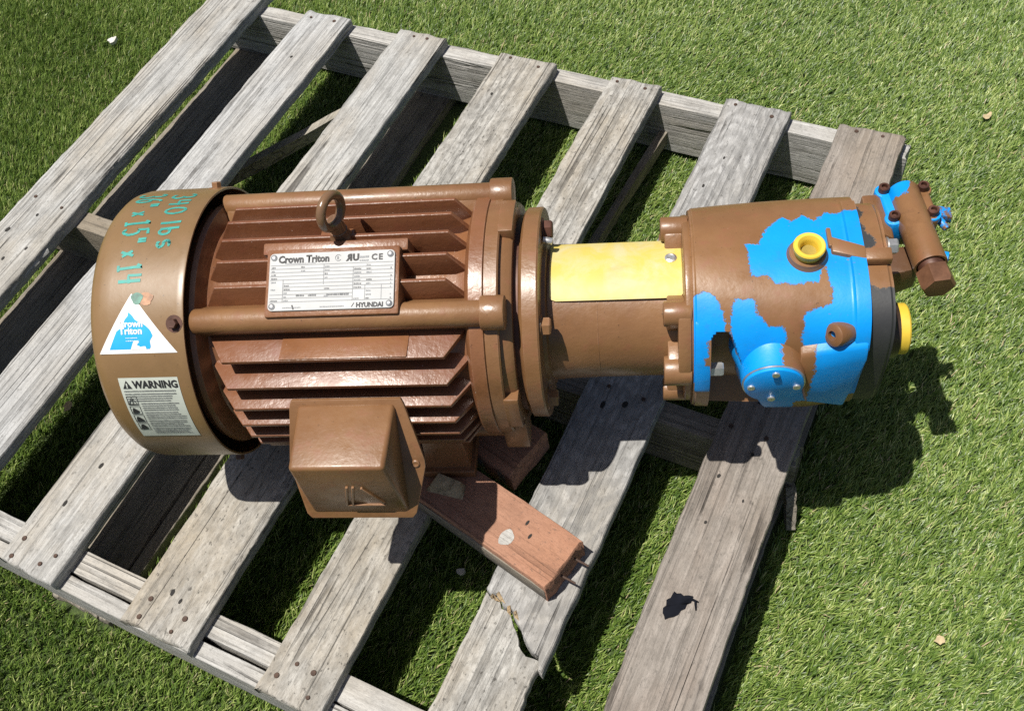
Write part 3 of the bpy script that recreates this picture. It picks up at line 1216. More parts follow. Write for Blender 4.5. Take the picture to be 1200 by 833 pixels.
b = B()
e_ = .0045
b.prism([(XB0 - .002, -.02), (XB1 + .002, -.02), (XB1 + e_, .03), (XB1 + .0185, .50), (XB1 + .0185, .56), (XB1 + e_, .97), (XB1, 1.015),
         (XB0, 1.015), (XB0 - e_, .97), (XB0 - .0135, .56), (XB0 - .0135, .50), (XB0 - e_, .03)], DG, -.0045, .0)
fl_ = b.build("terminal_box_flange", PAINT, unit, bevel=.0009)
for x, d in ((XB1 + .0095, 1), (XB0 - .0075, -1)):
    bb = B()
    bb.revolve(DG(x, .53, -.0004), Vector((0, -.83, .56)), [(0, .0042), (.0016, .004), (.0024, .0028), (.0016, .0012)], 14)
    bb.build("screw", PAINT, fl_)


def FRT(x, z, t):
    k = (z - ZB_) / (ZT_ - ZB_)
    return Vector((x, YF + .002 * (1 - k) - t, z))


b = B()
for pts in ([(.2545, .147), (.2645, .186)], [(.2605, .147), (.2705, .186)], [(.2545, .146), (.293, .146)], [(.2780, .184), (.2925, .150)]):
    (x0, z0), (x1, z1) = pts
    d = Vector((x1 - x0, z1 - z0)).normalized()
    w = .0012
    q = [(x0 - d.y * w, z0 + d.x * w), (x1 - d.y * w, z1 + d.x * w), (x1 + d.y * w, z1 - d.x * w), (x0 + d.y * w, z0 - d.x * w)]
    b.prism(q, FRT, -.003, .0022)
b.build("embossed_mark", PAINT, cover, bevel=.0004, seg=1)

# feet
for sx_ in (.235, .322):
    for sy_ in (-1, 1):
        b = B()
        b.box((sx_, sy_ * .092, .007), (.060, .052, .014))
        b.hull([(sx_ - .026, sy_ * .112, .013), (sx_ + .026, sy_ * .112, .013), (sx_ - .026, sy_ * .075, .013), (sx_ + .026, sy_ * .075, .013),
                (sx_ - .022, sy_ * .105, .075), (sx_ + .022, sy_ * .105, .075), (sx_ - .022, sy_ * .06, .075), (sx_ + .022, sy_ * .06, .075)])
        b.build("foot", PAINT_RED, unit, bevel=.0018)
# blocky lugs low on the end shield
for sy_ in (-1, 1):
    b = B()
    b.box((.408, sy_ * .098, AX - .068), (.026, .03, .05))
    b.build("shield_foot_lug", PAINT, unit, bevel=.002)

# stickers and marker writing on the fan cover
def CW(a, b_, t):
    """a along the motor, b_ arc length up over the cover from the level of the shaft (near side)"""
    return PC(a, 90 - math.degrees(b_ / RC), RC + t)


def arc(th):
    return (90 - th) / 180 * math.pi * RC


# triangle
b = B()
ax_, ay_ = .0520, arc(24.6)
lx, rx, by = .0165, .0970, arc(47.4)
NN = 16
for i in range(NN):
    k0, k1 = i / NN, (i + 1) / NN
    y0, y1 = by + (ay_ - by) * k0, by + (ay_ - by) * k1
    b.poly([CW(lx + (ax_ - lx) * k0, y0, .0004), CW(rx + (ax_ - rx) * k0, y0, .0004), CW(rx + (ax_ - rx) * k1, y1, .0004), CW(lx + (ax_ - lx) * k1, y1, .0004)], [(0, 1, 2, 3)], 0)
tri = b.build("triangle_sticker", STICKER, unit, fixn=False)
tri["label"] = "white triangular sticker with torn blue print"


def strip_poly(b, left, right, y0, y1, n, fmap, lift, mi):
    for i in range(n):
        ya, yb = y0 + (y1 - y0) * i / n, y0 + (y1 - y0) * (i + 1) / n
        b.poly([fmap(left(i / n), ya, lift), fmap(right(i / n), ya, lift), fmap(right((i + 1) / n), yb, lift), fmap(left((i + 1) / n), yb, lift)], [(0, 1, 2, 3)], mi)


b = B()
H = ay_ - by
yb0, yb1 = by + .0042, by + .0400
lf = lambda k: jag([(0, .0275), (.28, .0325), (.50, .0365), (.62, .0430), (.66, .0440), (.80, .0450), (.92, .0490), (1, .0490)])(k)
rf = lambda k: jag([(0, .0690), (.06, .0705), (.22, .0700), (.36, .0735), (.52, .0710), (.66, .0660), (.80, .0560), (.93, .0530), (1, .0500)])(k)
strip_poly(b, lf, rf, yb0, yb1, 22, CW, .0006, 0)
strip_poly(b, lambda k: .0495 + .004 * k, lambda k: .0605 - .004 * k + .002 * math.sin(9 * k), yb0 - .0003, yb0 + .0085, 6, CW, .0008, 1)
strip_poly(b, lambda k: .0605 + .002 * math.sin(14 * k), lambda k: .0660 - .001 * k, yb0 - .0003, yb0 + .0028, 4, CW, .0008, 1)
add_text(b, "Crown", .0088, (.0388, by + .0262), CW, .0010, 1, .0003)
add_text(b, "Triton", .0092, (.0392, by + .0192), CW, .0010, 1, .0003)
for i, (x, w) in enumerate(((.0455, .012), (.0455, .014))):
    scribble(b, x, by + .0150 - .0028 * i, w, .0008, CW, .0010, 1, pr_)
b.build("blue_print", [STICKER_B, WHITE_INK], tri, fixn=False)

# warning label
b = B()
wx0, wx1, wy1, wy0 = .0300, .0920, arc(57.1), arc(87.6)
add_rect(b, wx0, wy0, wx1, wy1, CW, .0004, 0, 2, 18)
wl_ = b.build("warning_label", STICKER_G, unit, fixn=False)
wl_["label"] = "pale warning label with black heading and pictograms"
b = B()
ty = wy1 - .0112
add_text(b, "WARNING", .0112, (wx0 + .0140, ty), CW, .0008, 0, .00045, sx=.86)
b.poly([CW(wx0 + .0030, ty - .0006, .0008), CW(wx0 + .0125, ty - .0006, .0008), CW(wx0 + .00775, ty + .0085, .0008)], [(0, 1, 2)], 0)
add_text(b, "!", .0066, (wx0 + .0068, ty + .0006), CW, .0010, 2, .0004)
y = ty - .0042
li = 0
while y > wy0 + .003:
    x0 = wx0 + (.003 if li < 5 else .0165)
    scribble(b, x0, y, (wx1 - .003 - x0) * pr_.uniform(.8, 1), .0014, CW, .0008, 1, pr_)
    y -= .0027 if li % 4 else .0034
    li += 1
for k in range(4):
    cy = wy1 - .034 - k * .0118 + .003
    bx = wx0 + .0030
    for pts in ([(bx, cy), (bx + .0105, cy), (bx + .0105, cy + .0100), (bx, cy + .0100), (bx, cy)],):
        ribbon(b, pts, .0007, CW, .0008, 0)
    if k == 0:
        ribbon(b, [(bx + .001, cy + .001), (bx + .005, cy + .009), (bx + .0093, cy + .001), (bx + .001, cy + .001)], .0010, CW, .0009, 0)
        ribbon(b, [(bx + .0055, cy + .0068), (bx + .0045, cy + .004), (bx + .006, cy + .0038), (bx + .0048, cy + .0018)], .0008, CW, .0009, 0)
    else:
        q = [(bx + .001, cy + .001), (bx + .009 - .002 * (k % 2), cy + .0012), (bx + .0085, cy + .004), (bx + .006, cy + .005 + .001 * k), (bx + .0035, cy + .0085), (bx + .002, cy + .006)]
        b.poly([CW(x_, y_, .0009) for x_, y_ in q], [tuple(range(len(q)))], 0)
b.build("lettering", [INK, INK_GREY, STICKER_G], wl_, fixn=False)

# marker pen writing
def arc_pts(cx, cy, rx, ry, a0, a1, n=12):
    return [(cx + rx * math.cos(R(a0 + (a1 - a0) * i / n)), cy + ry * math.sin(R(a0 + (a1 - a0) * i / n))) for i in range(n + 1)]


GL = {
    '3': [arc_pts(.42, .74, .34, .25, 160, -80) + arc_pts(.42, .26, .38, .26, 80, -150)],
    '4': [[(.2, .98), (.12, .45), (.85, .48)], [(.66, .95), (.62, .02)]],
    '0': [arc_pts(.45, .5, .36, .48, 100, 470, 20)],
    'l': [[(.3, 1.0), (.28, .0)]],
    'b': [[(.2, 1.0), (.18, .02)], arc_pts(.45, .28, .28, .27, 170, -170, 14)],
    's': [arc_pts(.42, .50, .26, .17, 40, 250) + arc_pts(.42, .17, .27, .17, 80, -150)],
    '6': [[(.68, .98), (.40, .86), (.2, .55)] + arc_pts(.45, .28, .30, .27, 160, -200, 16)],
    '"': [[(.2, 1.0), (.22, .68)], [(.5, 1.0), (.52, .68)]],
    'x': [[(.15, .55), (.65, .12)], [(.62, .58), (.18, .10)]],
    '1': [[(.15, .80), (.42, 1.0), (.40, .02)], [(.1, .02), (.7, .02)]],
    '5': [[(.78, 1.0), (.25, .97), (.22, .60)] + arc_pts(.40, .32, .36, .31, 110, -140, 14)],
}


def write(b, text, th0, th1, xb0, xb1, h0, h1, w):
    adv = {'l': .6, '"': .75, 'x': .85, ' ': .35, '1': .85}
    tot = sum(adv.get(c, 1.0) for c in text)
    pos = 0.0
    pr2 = random.Random(8)
    for ch in text:
        a = adv.get(ch, 1.0)
        for st in GL.get(ch, []):
            pts = []
            dense = []
            for (p, q) in zip(st, st[1:]):
                for k in range(3):
                    dense.append((p[0] + (q[0] - p[0]) * k / 3, p[1] + (q[1] - p[1]) * k / 3))
            dense.append(st[-1])
            for gx, gy in dense:
                k = (pos + gx * .86) / tot
                th = th0 + (th1 - th0) * k
                xb = xb0 + (xb1 - xb0) * k
                h = h0 + (h1 - h0) * k
                pts.append((xb + gy * h + pr2.uniform(-.0004, .0004), arc(th) + (gy - .5) * .002 + pr2.uniform(-.0004, .0004)))
            ribbon(b, pts, w * pr2.uniform(.9, 1.15), CW, .0004)
        pos += a


b = B()
write(b, '340 lbs', -29.5, 8, .0605, .0720, .0245, .0180, .0030)
b.build("marker_writing", TEAL, unit, fixn=False)
b = B()
write(b, '36" x 15" x 14', -31, 22, .0225, .0370, .0280, .0250, .0030)
b.build("marker_writing", TEAL, unit, fixn=False)
# scuffs and torn paper remnants above the triangle
b = B()
b.prism([(.0075 * math.cos(t) * (1 + .2 * math.sin(4 * t)), .0065 * math.sin(t)) for t in [i * .4488 for i in range(14)]], lambda x, y, t: CW(.067 + x, arc(26.8) + y, t), -.0005, .0005)
b.build("paper_remnant", mat_plain("peach_scrap", (.42, .24, .15), .7, 0, .35, 180), unit)
b = B()
b.prism([(.006 * math.cos(t) * (1 + .2 * math.sin(3 * t)), .006 * math.sin(t)) for t in [i * .4488 for i in range(14)]], lambda x, y, t: CW(.058 + x, arc(26.6) + y, t), -.0005, .0007)
b.build("paper_remnant", mat_plain("green_scrap", (.12, .25, .20), .6, 0, .4, 180), unit)

# ---- bell housing between motor and pump
lathe("bell_housing", [(.4450, .0), (.4450, .079), (.449, .0775), (.451, .0715), (.500, .0702), (.556, .0698), (.578, .0702), (.5838, .0730),
                       (.5848, .0945), (.5862, .0960), (.5895, .0965), (.5925, .0955), (.5925, .0)], PAINT, n=128)
b = B()
b.tube(PC(.4993, -60, .0704), PC(.4993, -60.5, .0704), .0003, n=4)
lathe("casting_seam", [(.4995, .0700), (.4995, .0706), (.5002, .0706), (.5002, .0700)], PAINT, n=96)
b.bm.free()
for k, th in enumerate((40, 82, -31, 135, 180, -90)):
    b = B()
    big = k == 1
    r0 = .0125 if not big else .015
    b.tube(PC(.564, th, .0865), PC(.5915, th, .0865), r0, n=22)
    d = rad(th)
    side = Vector((0, d.z, -d.y))
    pts = []
    for x in (.568, .590):
        for s in (-1, 1):
            pts += [PC(x, th, .066) + side * s * r0 * 1.5, PC(x, th, .0865) + side * s * r0]
    b.hull(pts)
    lug = b.build("bolt_lug", PAINT, unit, bevel=.002)
    bb = B()
    bb.tube(PC(.5638, th, .0865), PC(.5642, th, .0865), .0042, n=14)
    bb.build("bolt_hole", BLACKMETAL, lug)
# rib between the two near lugs
b = B()
seg = [40 + 4 * i for i in range(11)]
for x0, x1, r1 in ((.578, .5905, .0985),):
    ring = [PC(x0, t, .066) for t in seg] + [PC(x0, t, r1) for t in reversed(seg)]
    ring2 = [PC(x1, t, .066) for t in seg] + [PC(x1, t, r1) for t in reversed(seg)]
    n = len(ring)
    b.poly(ring + ring2, [tuple(range(n)), tuple(range(2 * n - 1, n - 1, -1))] + [(i, n + i, n + (i + 1) % n, (i + 1) % n) for i in range(n)])
b.build("housing_rib", PAINT, unit, bevel=.0015)

# yellow curved guard tag
b = B()
nn = 48
tA, tB = -33.0, 28.5
xs = [.4530, .4545, .4600, .5770, .5828, .5843]
ring = []
pts, f = [], []
for layer, r in ((0, .0722), (1, .0737)):
    for i in range(nn + 1):
        th = tA + (tB - tA) * i / nn
        for x in xs:
            e = min(i, nn - i) / nn * R(tB - tA) * r
            rc_ = .0065
            ins = rc_ - math.sqrt(max(0, rc_ ** 2 - (rc_ - e) ** 2)) if e < rc_ else 0.0
            xx = max(x, xs[0] + ins) if x < .5 else min(x, xs[-1] - ins)
            pts.append(PC(xx, th, r))
m = len(xs)
N1 = (nn + 1) * m
for i in range(nn):
    for j in range(m - 1):
        q = (i * m + j, i * m + j + 1, (i + 1) * m + j + 1, (i + 1) * m + j)
        f.append(tuple(N1 + k for k in q))
        f.append(tuple(reversed(q)))
    for j, rev in ((0, False), (m - 1, True)):
        f.append((i * m + j, (i + 1) * m + j, N1 + (i + 1) * m + j, N1 + i * m + j))
for i in (0, nn):
    for j in range(m - 1):
        f.append((i * m + j, i * m + j + 1, N1 + i * m + j + 1, N1 + i * m + j))
b.poly(pts, f)
tagm = b.build("yellow_guard", YELLOW_TAG, unit, smooth=45)
tagm["label"] = "blank yellow curved guard with one rivet"
b = B()
b.revolve(PC(.5735, -6, .0733), rad(-6), [(0, .0062), (.0012, .006), (.0022, .004), (.0016, .0025), (.002, .0004)], 18)
b.build("rivet", STEEL, tagm)

# ---- pump
R1 = [(.643, .8), (.655, -.3), (.6619, -9.1), (.6723, -15.9), (.6825, -20.7), (.6891, -17.1), (.7013, -22.1), (.7111, -17.2), (.7219, -23.4), (.757, -23.1),
      (.757, 10), (.7188, 15.1), (.7133, 17.2), (.7072, 24.7), (.6877, 25.9), (.6682, 25), (.6597, 20.5), (.6453, 21.3), (.6456, 9.8)]
R2 = [(.7155, 13.8), (.757, 10), (.757, 110), (.69, 110), (.6949, 60.9), (.6907, 51.7), (.6941, 41.2), (.7029, 38.2), (.717, 36.4), (.7191, 29.1), (.7149, 18.3)]
R3 = [(.590, 30), (.6035, 28), (.6124, 31.3), (.621, 39.9), (.6209, 49.5), (.606, 55), (.604, 70), (.607, 84), (.59, 84)]
R4 = [(.6303, 32.7), (.6482, 32.5), (.6515, 41.5), (.6622, 47), (.6746, 47.2), (.6793, 53.8), (.672, 60), (.665, 75), (.645, 95), (.63, 60), (.6254, 48.5), (.6284, 35.8)]
R1b = [(.7085, -10), (.7235, -10), (.7235, 12), (.7085, 12)]


def uw(poly):
    return [(x, R(t) * .1) for x, t in poly]


R5 = [(.640, 66), (.695, 66), (.695, 125), (.640, 125)]
UWP = [uw(p) for p in (R1, R2, R3, R4, R5)]


def bare_pump(co):
    th = math.atan2(-co.y, co.z - AX)
    x, s = co.x, th * .1
    return max(sdist(p, x, s) for p in UWP)


def smooth01(a, b_, x):
    t = max(0, min(1, (x - a) / (b_ - a)))   # also runs downwards when a > b_
    return t * t * (3 - 2 * t)


def pump_r(x, th):
    k = max(0, min(1, (x - .592) / .15))
    n = 2 + 1.1 * k
    r = (.1022 - .0072 * k) / (abs(math.cos(R(th))) ** n + abs(math.sin(R(th))) ** n) ** (1 / n)
    # raised end band on the crown and near side
    if -32 < th < 62:
        r += .0032 * smooth01(.7375, .7400, x) * (1 if th > 17 else smooth01(.7335, .736, x))
    # lower near corner is cut back towards the end
    if th > 60:
        r -= .005 * smooth01(60, 95, th) * smooth01(.70, .752, x)
    # pocket beside the mounting flange
    if 50 < th < 140:
        lim = .6275 + max(0, (th - 55)) * .00055
        cr_ = .0075 * (1 - math.sqrt(max(0, 1 - max(0, 1 - (th - 50) / 7) ** 2)))      # rounded upper corners
        r -= .033 * smooth01(.6085 + cr_, .6115 + cr_, x) * smooth01(lim + .002 - cr_, lim - .003 - cr_, x) * smooth01(49, 54, th)
    if x < .5945: r -= .0015
    return r


b = B()
xs = sorted(set([.5925, .5940, .5955] + [.5955 + (.7525 - .5955) * i / 110 for i in range(111)]))
ths = [-180 + 1.5 * i for i in range(240)]
pts, f = [], []
for x in xs:
    for th in ths:
        pts.append(PC(x, th, pump_r(x, th)))
n = len(ths)
for k in range(len(xs) - 1):
    for i in range(n):
        j = (i + 1) % n
        f.append((k * n + i, k * n + j, (k + 1) * n + j, (k + 1) * n + i))
f.append(tuple(range(n)))
f.append(tuple((len(xs) - 1) * n + i for i in range(n)))
b.poly(pts, f)
pump = b.build("pump_body", WORN_BLUE, unit, smooth=35)
child_attr(pump, bare_pump)
pump["label"] = "rounded pump body with brown paint flaking off bright blue"

# mounting flange ear
b = B()
seg = [44 + 2.5 * i for i in range(20)]
ring = [PC(.5935, t, .08) for t in seg] + [PC(.5935, t, .1026) for t in reversed(seg)]
ring2 = [PC(.6085, t, .08) for t in seg] + [PC(.6085, t, .1026) for t in reversed(seg)]
n = len(ring)
b.poly(ring + ring2, [tuple(range(n)), tuple(range(2 * n - 1, n - 1, -1))] + [(i, n + i, n + (i + 1) % n, (i + 1) % n) for i in range(n)])
o = b.build("pump_flange_ear", WORN_BLUE, unit, bevel=.0015)
child_attr(o, lambda co: max(bare_pump(co), .004 if co.z < AX + .035 else -.004))
hexbolt("flange_bolt", PC(.6086, 79, .090), (1, 0, 0), .0075, .013, STEEL, unit)

# oil port with a yellow plug
PD = rad(6)
b = B()
b.revolve(PC(.6995, 9, .084), PD, [(0, .0220), (.012, .0205), (.0165, .0180), (.0205, .0172), (.0215, .016), (.0215, .0085), (.002, .0085)], 40)
o = b.build("port_boss", WORN_BLUE, unit)
child_attr(o, lambda co: -.02)
b = B()
b.revolve(PC(.6995, 9, .1045), PD, [(0, .0128), (.0070, .0132), (.0080, .0146), (.0115, .0148), (.0126, .0139), (.0123, .0108), (.0100, .0090), (.0075, .0078), (-.0150, .0068)], 40)
b.build("port_plug", YELLOW_CAP, unit, smooth=40)

b = B()
b.tube(PC(.6995, 9, .1045) + PD * .0012, PC(.6995, 9, .1045) + PD * .0018, .0076, n=24)
b.build("plug_floor", mat_plain("olive_plug_floor", (.26, .19, .03), .6, 0, .2, 60), unit)

# rib running from the port to the end plate
b = B()
b.hull([PC(.7215, -3, .09), PC(.7215, 9, .09), PC(.753, 4, .09), PC(.753, 14, .09), PC(.7225, -2.5, .1015), PC(.7225, 7.5, .1015), PC(.753, 4.5, .1005), PC(.753, 12.5, .1005)])
b.hull([PC(.7200, -11, .09), PC(.7245, -11, .09), PC(.7200, 4, .09), PC(.7245, 4, .09), PC(.7200, -10, .1005), PC(.7245, -10, .1005), PC(.7200, 4, .1015), PC(.7245, 4, .1015)])
o = b.build("body_rib", WORN_BLUE, unit, bevel=.0014)
child_attr(o, lambda co: -.02)

# drain boss
dd = (rad(48) * .62 + Vector((-.78, 0, .0))).normalized()
pb = PC(.7270, 52, .1045)
b = B()
b.revolve(pb, dd, [(-.012, .0090), (-.008, .0115), (.008, .0118), (.011, .0108), (.0125, .0085), (.0128, .0045), (.003, .0040)], 26)
o = b.build("drain_boss", WORN_BLUE, unit)
child_attr(o, lambda co: -.02)
b = B()
b.tube(pb + dd * .0035, pb + dd * .004, .0042, n=16)
b.build("drain_hole", BLACKMETAL, unit)

# control housing with a round screwed cover on the near side
cx, cz = .6665, .180
b = B()
b.revolve((cx, -.05, cz), (0, -1, 0), [(0, .040), (.018, .0385), (.036, .0330), (.046, .0305), (.060, .0298), (.0605, .0290)], 56)
o = b.build("control_boss", WORN_BLUE, unit, smooth=40)
child_attr(o, lambda co: min(.008, (cx + .004 - co.x) * .8 + (.010 if co.z < AX + .015 else 0) + .002))
b = B()
b.revolve((cx, -.1104, cz), (0, -1, 0), [(0, .0294), (.0016, .0294), (.0016, .0282)], 48)
b.build("cover_gasket_ring", STEEL, unit)
b = B()
b.revolve((cx, -.1116, cz), (0, -1, 0), [(0, .0280), (.0028, .0278), (.0034, .0270)], 48)
cv_ = b.build("control_cover", BLUE_PAINT, unit)
for a in (90, 182, 358, 268):
    hexbolt("screw", (cx + .0212 * math.cos(R(a)), -.1148, cz + .0212 * math.sin(R(a))), (0, -1, 0), .0036, .0022, STEEL, cv_, n=14)
# shoulder from the control housing to the end plate
b = B()
b.hull([(.690, -.060, .222), (.752, -.060, .222), (.690, -.098, .205), (.752, -.094, .213), (.690, -.106, .186), (.7515, -.100, .198),
        (.704, -.098, .122), (.744, -.093, .104), (.69, -.03, .09), (.748, -.03, .08)])
o = b.build("body_shoulder", WORN_BLUE, unit, bevel=.003)
child_attr(o, lambda co: co.x - .704)
# slanting web on the other side of the control housing
b = B()
b.hull([(.625, -.05, .222), (.648, -.05, .222), (.632, -.082, .196), (.652, -.09, .20), (.640, -.096, .150), (.66, -.10, .15), (.636, -.05, .12), (.66, -.05, .12)])
o = b.build("body_web", WORN_BLUE, unit, bevel=.002)
child_attr(o, lambda co: .0006)

# end plate
def plate_r(x, th):
    n = 3.4
    r = .0870 / (abs(math.cos(R(th))) ** n + abs(math.sin(R(th))) ** n) ** (1 / n)
    if x > .7745: r -= .0016
    return r


EPB = [uw(p) for p in ([(.745, -60), (.7560, -42), (.7605, -30), (.7560, -23), (.7608, -12), (.7670, -7), (.7665, -2), (.7625, -.5), (.7535, 2), (.745, 3)],
                       [(.745, 13), (.7544, 17), (.7545, 23), (.7505, 26.5), (.7616, 28.2), (.79, 27.6), (.79, 175), (.745, 175)])]
b = B()
xs = [.7522 + .0245 * i / 12 for i in range(13)]
ths = [-180 + 3 * i for i in range(120)]
pts, f = [], []
for x in xs:
    for th in ths:
        pts.append(PC(x, th, plate_r(x, th)))
n = len(ths)
for k in range(len(xs) - 1):
    for i in range(n):
        j = (i + 1) % n
        f.append((k * n + i, k * n + j, (k + 1) * n + j, (k + 1) * n + i))
f.append(tuple(range(n)))
f.append(tuple((len(xs) - 1) * n + i for i in range(n)))
b.poly(pts, f)
o = b.build("end_plate", WORN_BLACK, unit, smooth=35)
child_attr(o, lambda co: max(sdist(p, co.x, math.atan2(-co.y, co.z - AX) * .1) for p in EPB))
o["label"] = "black pump end plate half covered in brown paint"
b = B()
b.hull([PC(.7515, 4, .09), PC(.7515, 14, .09), PC(.777, 4, .09), PC(.777, 14, .09), PC(.7515, 5, .0985), PC(.7515, 12.5, .0985), PC(.777, 5, .0985), PC(.777, 12.5, .0985)])
b.build("end_plate_lug", PAINT, unit, bevel=.0015)
hexbolt("plate_bolt", (.7765, .004, AX + .083), (1, 0, 0), .0078, .009, STEEL, unit, washer=.009)
hexbolt("plate_bolt", (.7765, -.06, AX + .045), (1, 0, 0), .0078, .006, BLACKMETAL, unit)
# outlet with a yellow plug on the end
PCY, PCZ = -.022, .137
b = B()
b.revolve((.770, PCY, PCZ), (1, 0, 0), [(0, .040), (.010, .037), (.018, .032), (.029, .0285)], 44)
b.build("outlet_boss", mat_plain("outlet_dark", (.045, .028, .02), .4, .1, .5, 60, .3), unit)
b = B()
b.revolve((.796, PCY, PCZ), (1, 0, 0), [(0, .0262), (.012, .0262), (.0135, .025), (.0135, .0165), (.006, .015)], 44)
b.build("outlet_plug", YELLOW_CAP, unit)

# compensator valve beside the end plate
VA = Vector((.8165, .108, .196))
VB = Vector((.8275, .0115, .196))
vd = (VB - VA).normalized()
vx = Vector((-vd.y, vd.x, 0))
b = B()
b.revolve(VA - vd * .004, vd, [(0, .0150), (.002, .0162), (.088, .0162), (.099, .0165), (.1015, .0160), (.1015, .0140), (.095, .0135)], 40)
o = b.build("valve_barrel", WORN_BLUE, unit)


def bare_valve(co):
    q = co - VA
    a = q.dot(vd)
    s = q.dot(vx)
    return .012 - (abs(a - .012) * .45 + max(0, -(s + .002)) * 0 + max(0, (s * -1 + -.004)) * 1.2 + max(0, s - .006) * .6)


# which side of the barrel is which: vx points to the far +x side or not is settled here
if vx.x > 0: vx = -vx
child_attr(o, lambda co: .010 - max(0, (co - VA).dot(vd) - .020) * .9 - max(0, .001 - (co - VA).dot(vx)) * 1.6)
b = B()
cc = VA + vd * .0175 + Vector((0, 0, -.014))
rot = Matrix((vx, vd, (0, 0, 1))).transposed()
b.box(cc, (.050, .052, .036), rot)
o = b.build("valve_block", WORN_BLUE, unit, bevel=.004, seg=3)
child_attr(o, lambda co: min(.008, (co - VA).dot(vx) * .9 - .001))
for a, s in ((-.004, .0195), (.0345, .0195), (.0, -.0195), (.0345, -.0195)):
    p = VA + vd * a + vx * s + Vector((0, 0, .0035))
    bb = B()
    bb.tube(p - Vector((0, 0, .008)), p, .0088, n=20)
    w_ = bb.build("screw_pad", WORN_BLUE, unit, bevel=.001)
    child_attr(w_, lambda co, s=s, a=a: .004 if (s > 0 or a > .02) else -.004)
    hexbolt("socket_screw", p, (0, 0, 1), .0056, .007, RUST_DARK, unit, socket=True)
# tail of the valve and its link to the end plate
b = B()
b.hull([(.772, .055, .150), (.772, .105, .150), (.772, .055, .206), (.772, .100, .206), (.800, .050, .158), (.800, .112, .158), (.800, .050, .194), (.800, .112, .194)])
b.build("valve_mount", PAINT, unit, bevel=.003)
b = B()
b.hull([(.776, .01, .135), (.776, .05, .135), (.776, .01, .18), (.776, .05, .18), (.822, .02, .15), (.822, .05, .15), (.822, .02, .182), (.822, .05, .182)])
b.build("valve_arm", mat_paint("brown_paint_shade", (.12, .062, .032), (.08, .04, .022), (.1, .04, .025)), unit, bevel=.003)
b = B()
b.revolve(VB - vd * .006, vd, [(0, .0125), (.0135, .0125), (.015, .0115)], 24)
b.build("valve_collar", RUST_DARK, unit)
hexbolt("valve_nut", VB + vd * .0075, vd, .0168, .021, mat_plain("rust_nut", (.15, .072, .04), .38, .2, .4, 50, .4), unit)
b = B()
b.hull([(.838, .080, .186), (.838, .092, .186), (.862, .078, .180), (.862, .092, .180), (.838, .080, .196), (.838, .092, .196), (.862, .078, .190), (.862, .092, .190)])
b.tube((.845, .085, .188), (.856, .068, .184), .004, n=12)
o = b.build("valve_fitting", WORN_BLUE, unit, bevel=.001)
child_attr(o, lambda co: .0002)
b = B()
b.revolve((.842, .028, .186), Vector((.9, -.3, .0)), [(0, .008), (.006, .008), (.007, .006)], 14)
o = b.build("valve_fitting", WORN_BLUE, unit)
child_attr(o, lambda co: .004)

# ------------------------------------------------------------------ small debris
def flake(name, loc, sx, sy, mat, label, cat, seed, rz=0, tilt=(0.1, -0.15), thick=.0012, curl=.25, group=None):
    r = random.Random(seed)
    b = B()
    n = 14
    pts = []
    for i in range(n):
        t = 2 * math.pi * i / n
        k = 1 + r.uniform(-.28, .28)
        pts.append((sx * k * math.cos(t), sy * k * math.sin(t)))
    cen = [(0, 0)]
    top = [(x, y, thick + curl * (x * x + y * y) / max(sx, sy)) for x, y in pts]
    bot = [(x * .97, y * .97, curl * (x * x + y * y) / max(sx, sy)) for x, y in pts]
    P = top + bot + [(0, 0, thick), (0, 0, 0)]
    f = [(i, (i + 1) % n, 2 * n) for i in range(n)] + [((i + 1) % n + n, i + n, 2 * n + 1) for i in range(n)]
    f += [(i, n + i, n + (i + 1) % n, (i + 1) % n) for i in range(n)]
    b.poly(P, f)
    o = b.build(name, mat, None, smooth=60, loc=loc)
    o.rotation_euler = (tilt[0], tilt[1], rz)
    return tag(o, label, cat, group)


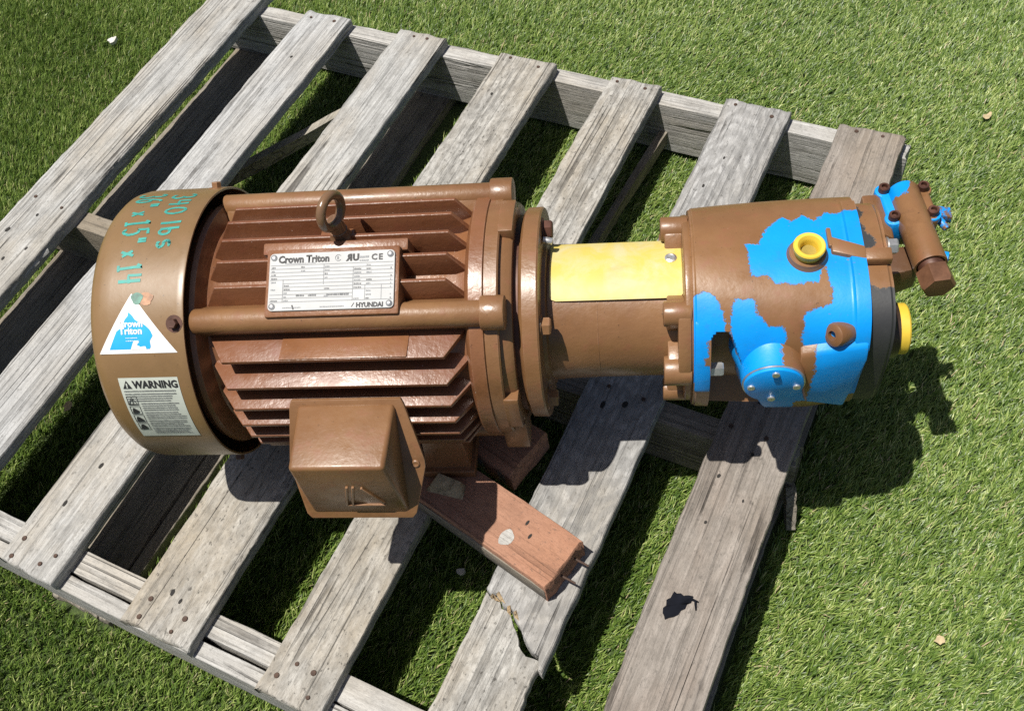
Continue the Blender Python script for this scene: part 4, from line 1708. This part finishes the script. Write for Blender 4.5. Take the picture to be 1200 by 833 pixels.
LEAF = mat_plain("dry_leaf", (.42, .33, .19), .8, 0, .25, 200, .3)
PALE = mat_plain("pale_scrap", (.52, .50, .46), .7, 0, .2, 200, .3)
SCRAP = mat_plain("black_scrap", (.007, .008, .012), .95, 0, .3, 120, .3)
SCRAP.node_tree.nodes["Principled BSDF"].inputs["Specular IOR Level"].default_value = .1
flake("pebble", (-.466, .909, .015), .009, .008, PALE, "pale pebble on the turf beyond the splintered outer board", "pebble", 1, thick=.006)
flake("dry_leaf", (1.085, .577, .014), .007, .005, LEAF, "tiny dry leaf on the open turf beyond the valve end of the pump", "leaf", 2, .6)
flake("dry_leaf", (.867, -.249, .014), .006, .0045, LEAF, "tan leaf scrap on the open turf beside the brownish outer board", "leaf", 3, .2)
flake("pebble", (.315, -.172, .014), .0055, .005, PALE, "small whitish pebble on turf between boards below the painted plank", "pebble", 4, thick=.004)
flake("dry_leaf", (-.292, .079, .015), .0075, .006, LEAF, "yellowish leaf scrap in the gap between boards beside the fan cover", "leaf", 5, .9)


def on_board(u, v):
    return (PAL_O.x + pu.x * u + pv.x * v, PAL_O.y + pu.y * u + pv.y * v)


x, y = on_board(.575, .259)
b = B()
pts2 = [(-.017, -.009), (-.0165, -.004), (-.013, -.001), (-.0125, .005), (-.008, .0075), (-.004, .0145), (-.001, .012), (.003, .0125), (.006, .0095), (.011, .0105), (.016, .009), (.0145, .0055), (.013, .002), (.009, .0005), (.0065, -.0045), (.002, -.0065), (-.001, -.011), (-.006, -.0135), (-.011, -.0145), (-.015, -.0165), (-.0155, -.013)]
n = len(pts2)
zz = [.0012 + .0018 * abs(math.sin(i * 1.7)) for i in range(n)]
b.poly([(p[0], p[1], z) for p, z in zip(pts2, zz)] + [(p[0] * .98, p[1] * .98, z - .0006) for p, z in zip(pts2, zz)] + [(0, 0, .0035), (0, 0, .0029)],
       [(i, (i + 1) % n, 2 * n) for i in range(n)] + [((i + 1) % n + n, i + n, 2 * n + 1) for i in range(n)] + [(i, n + i, n + (i + 1) % n, (i + 1) % n) for i in range(n)])
b.tube((.014, .006, .002), (.021, .003, .002), .0016, .0008, 6)
b.tube((.018, .004, .002), (.018, -.006, .0015), .0014, .0008, 6)
o = b.build("plastic_scrap", SCRAP, None, loc=(x, y, .1278))
tag(o, "torn black plastic scrap on the brownish outer deck board", "scrap")
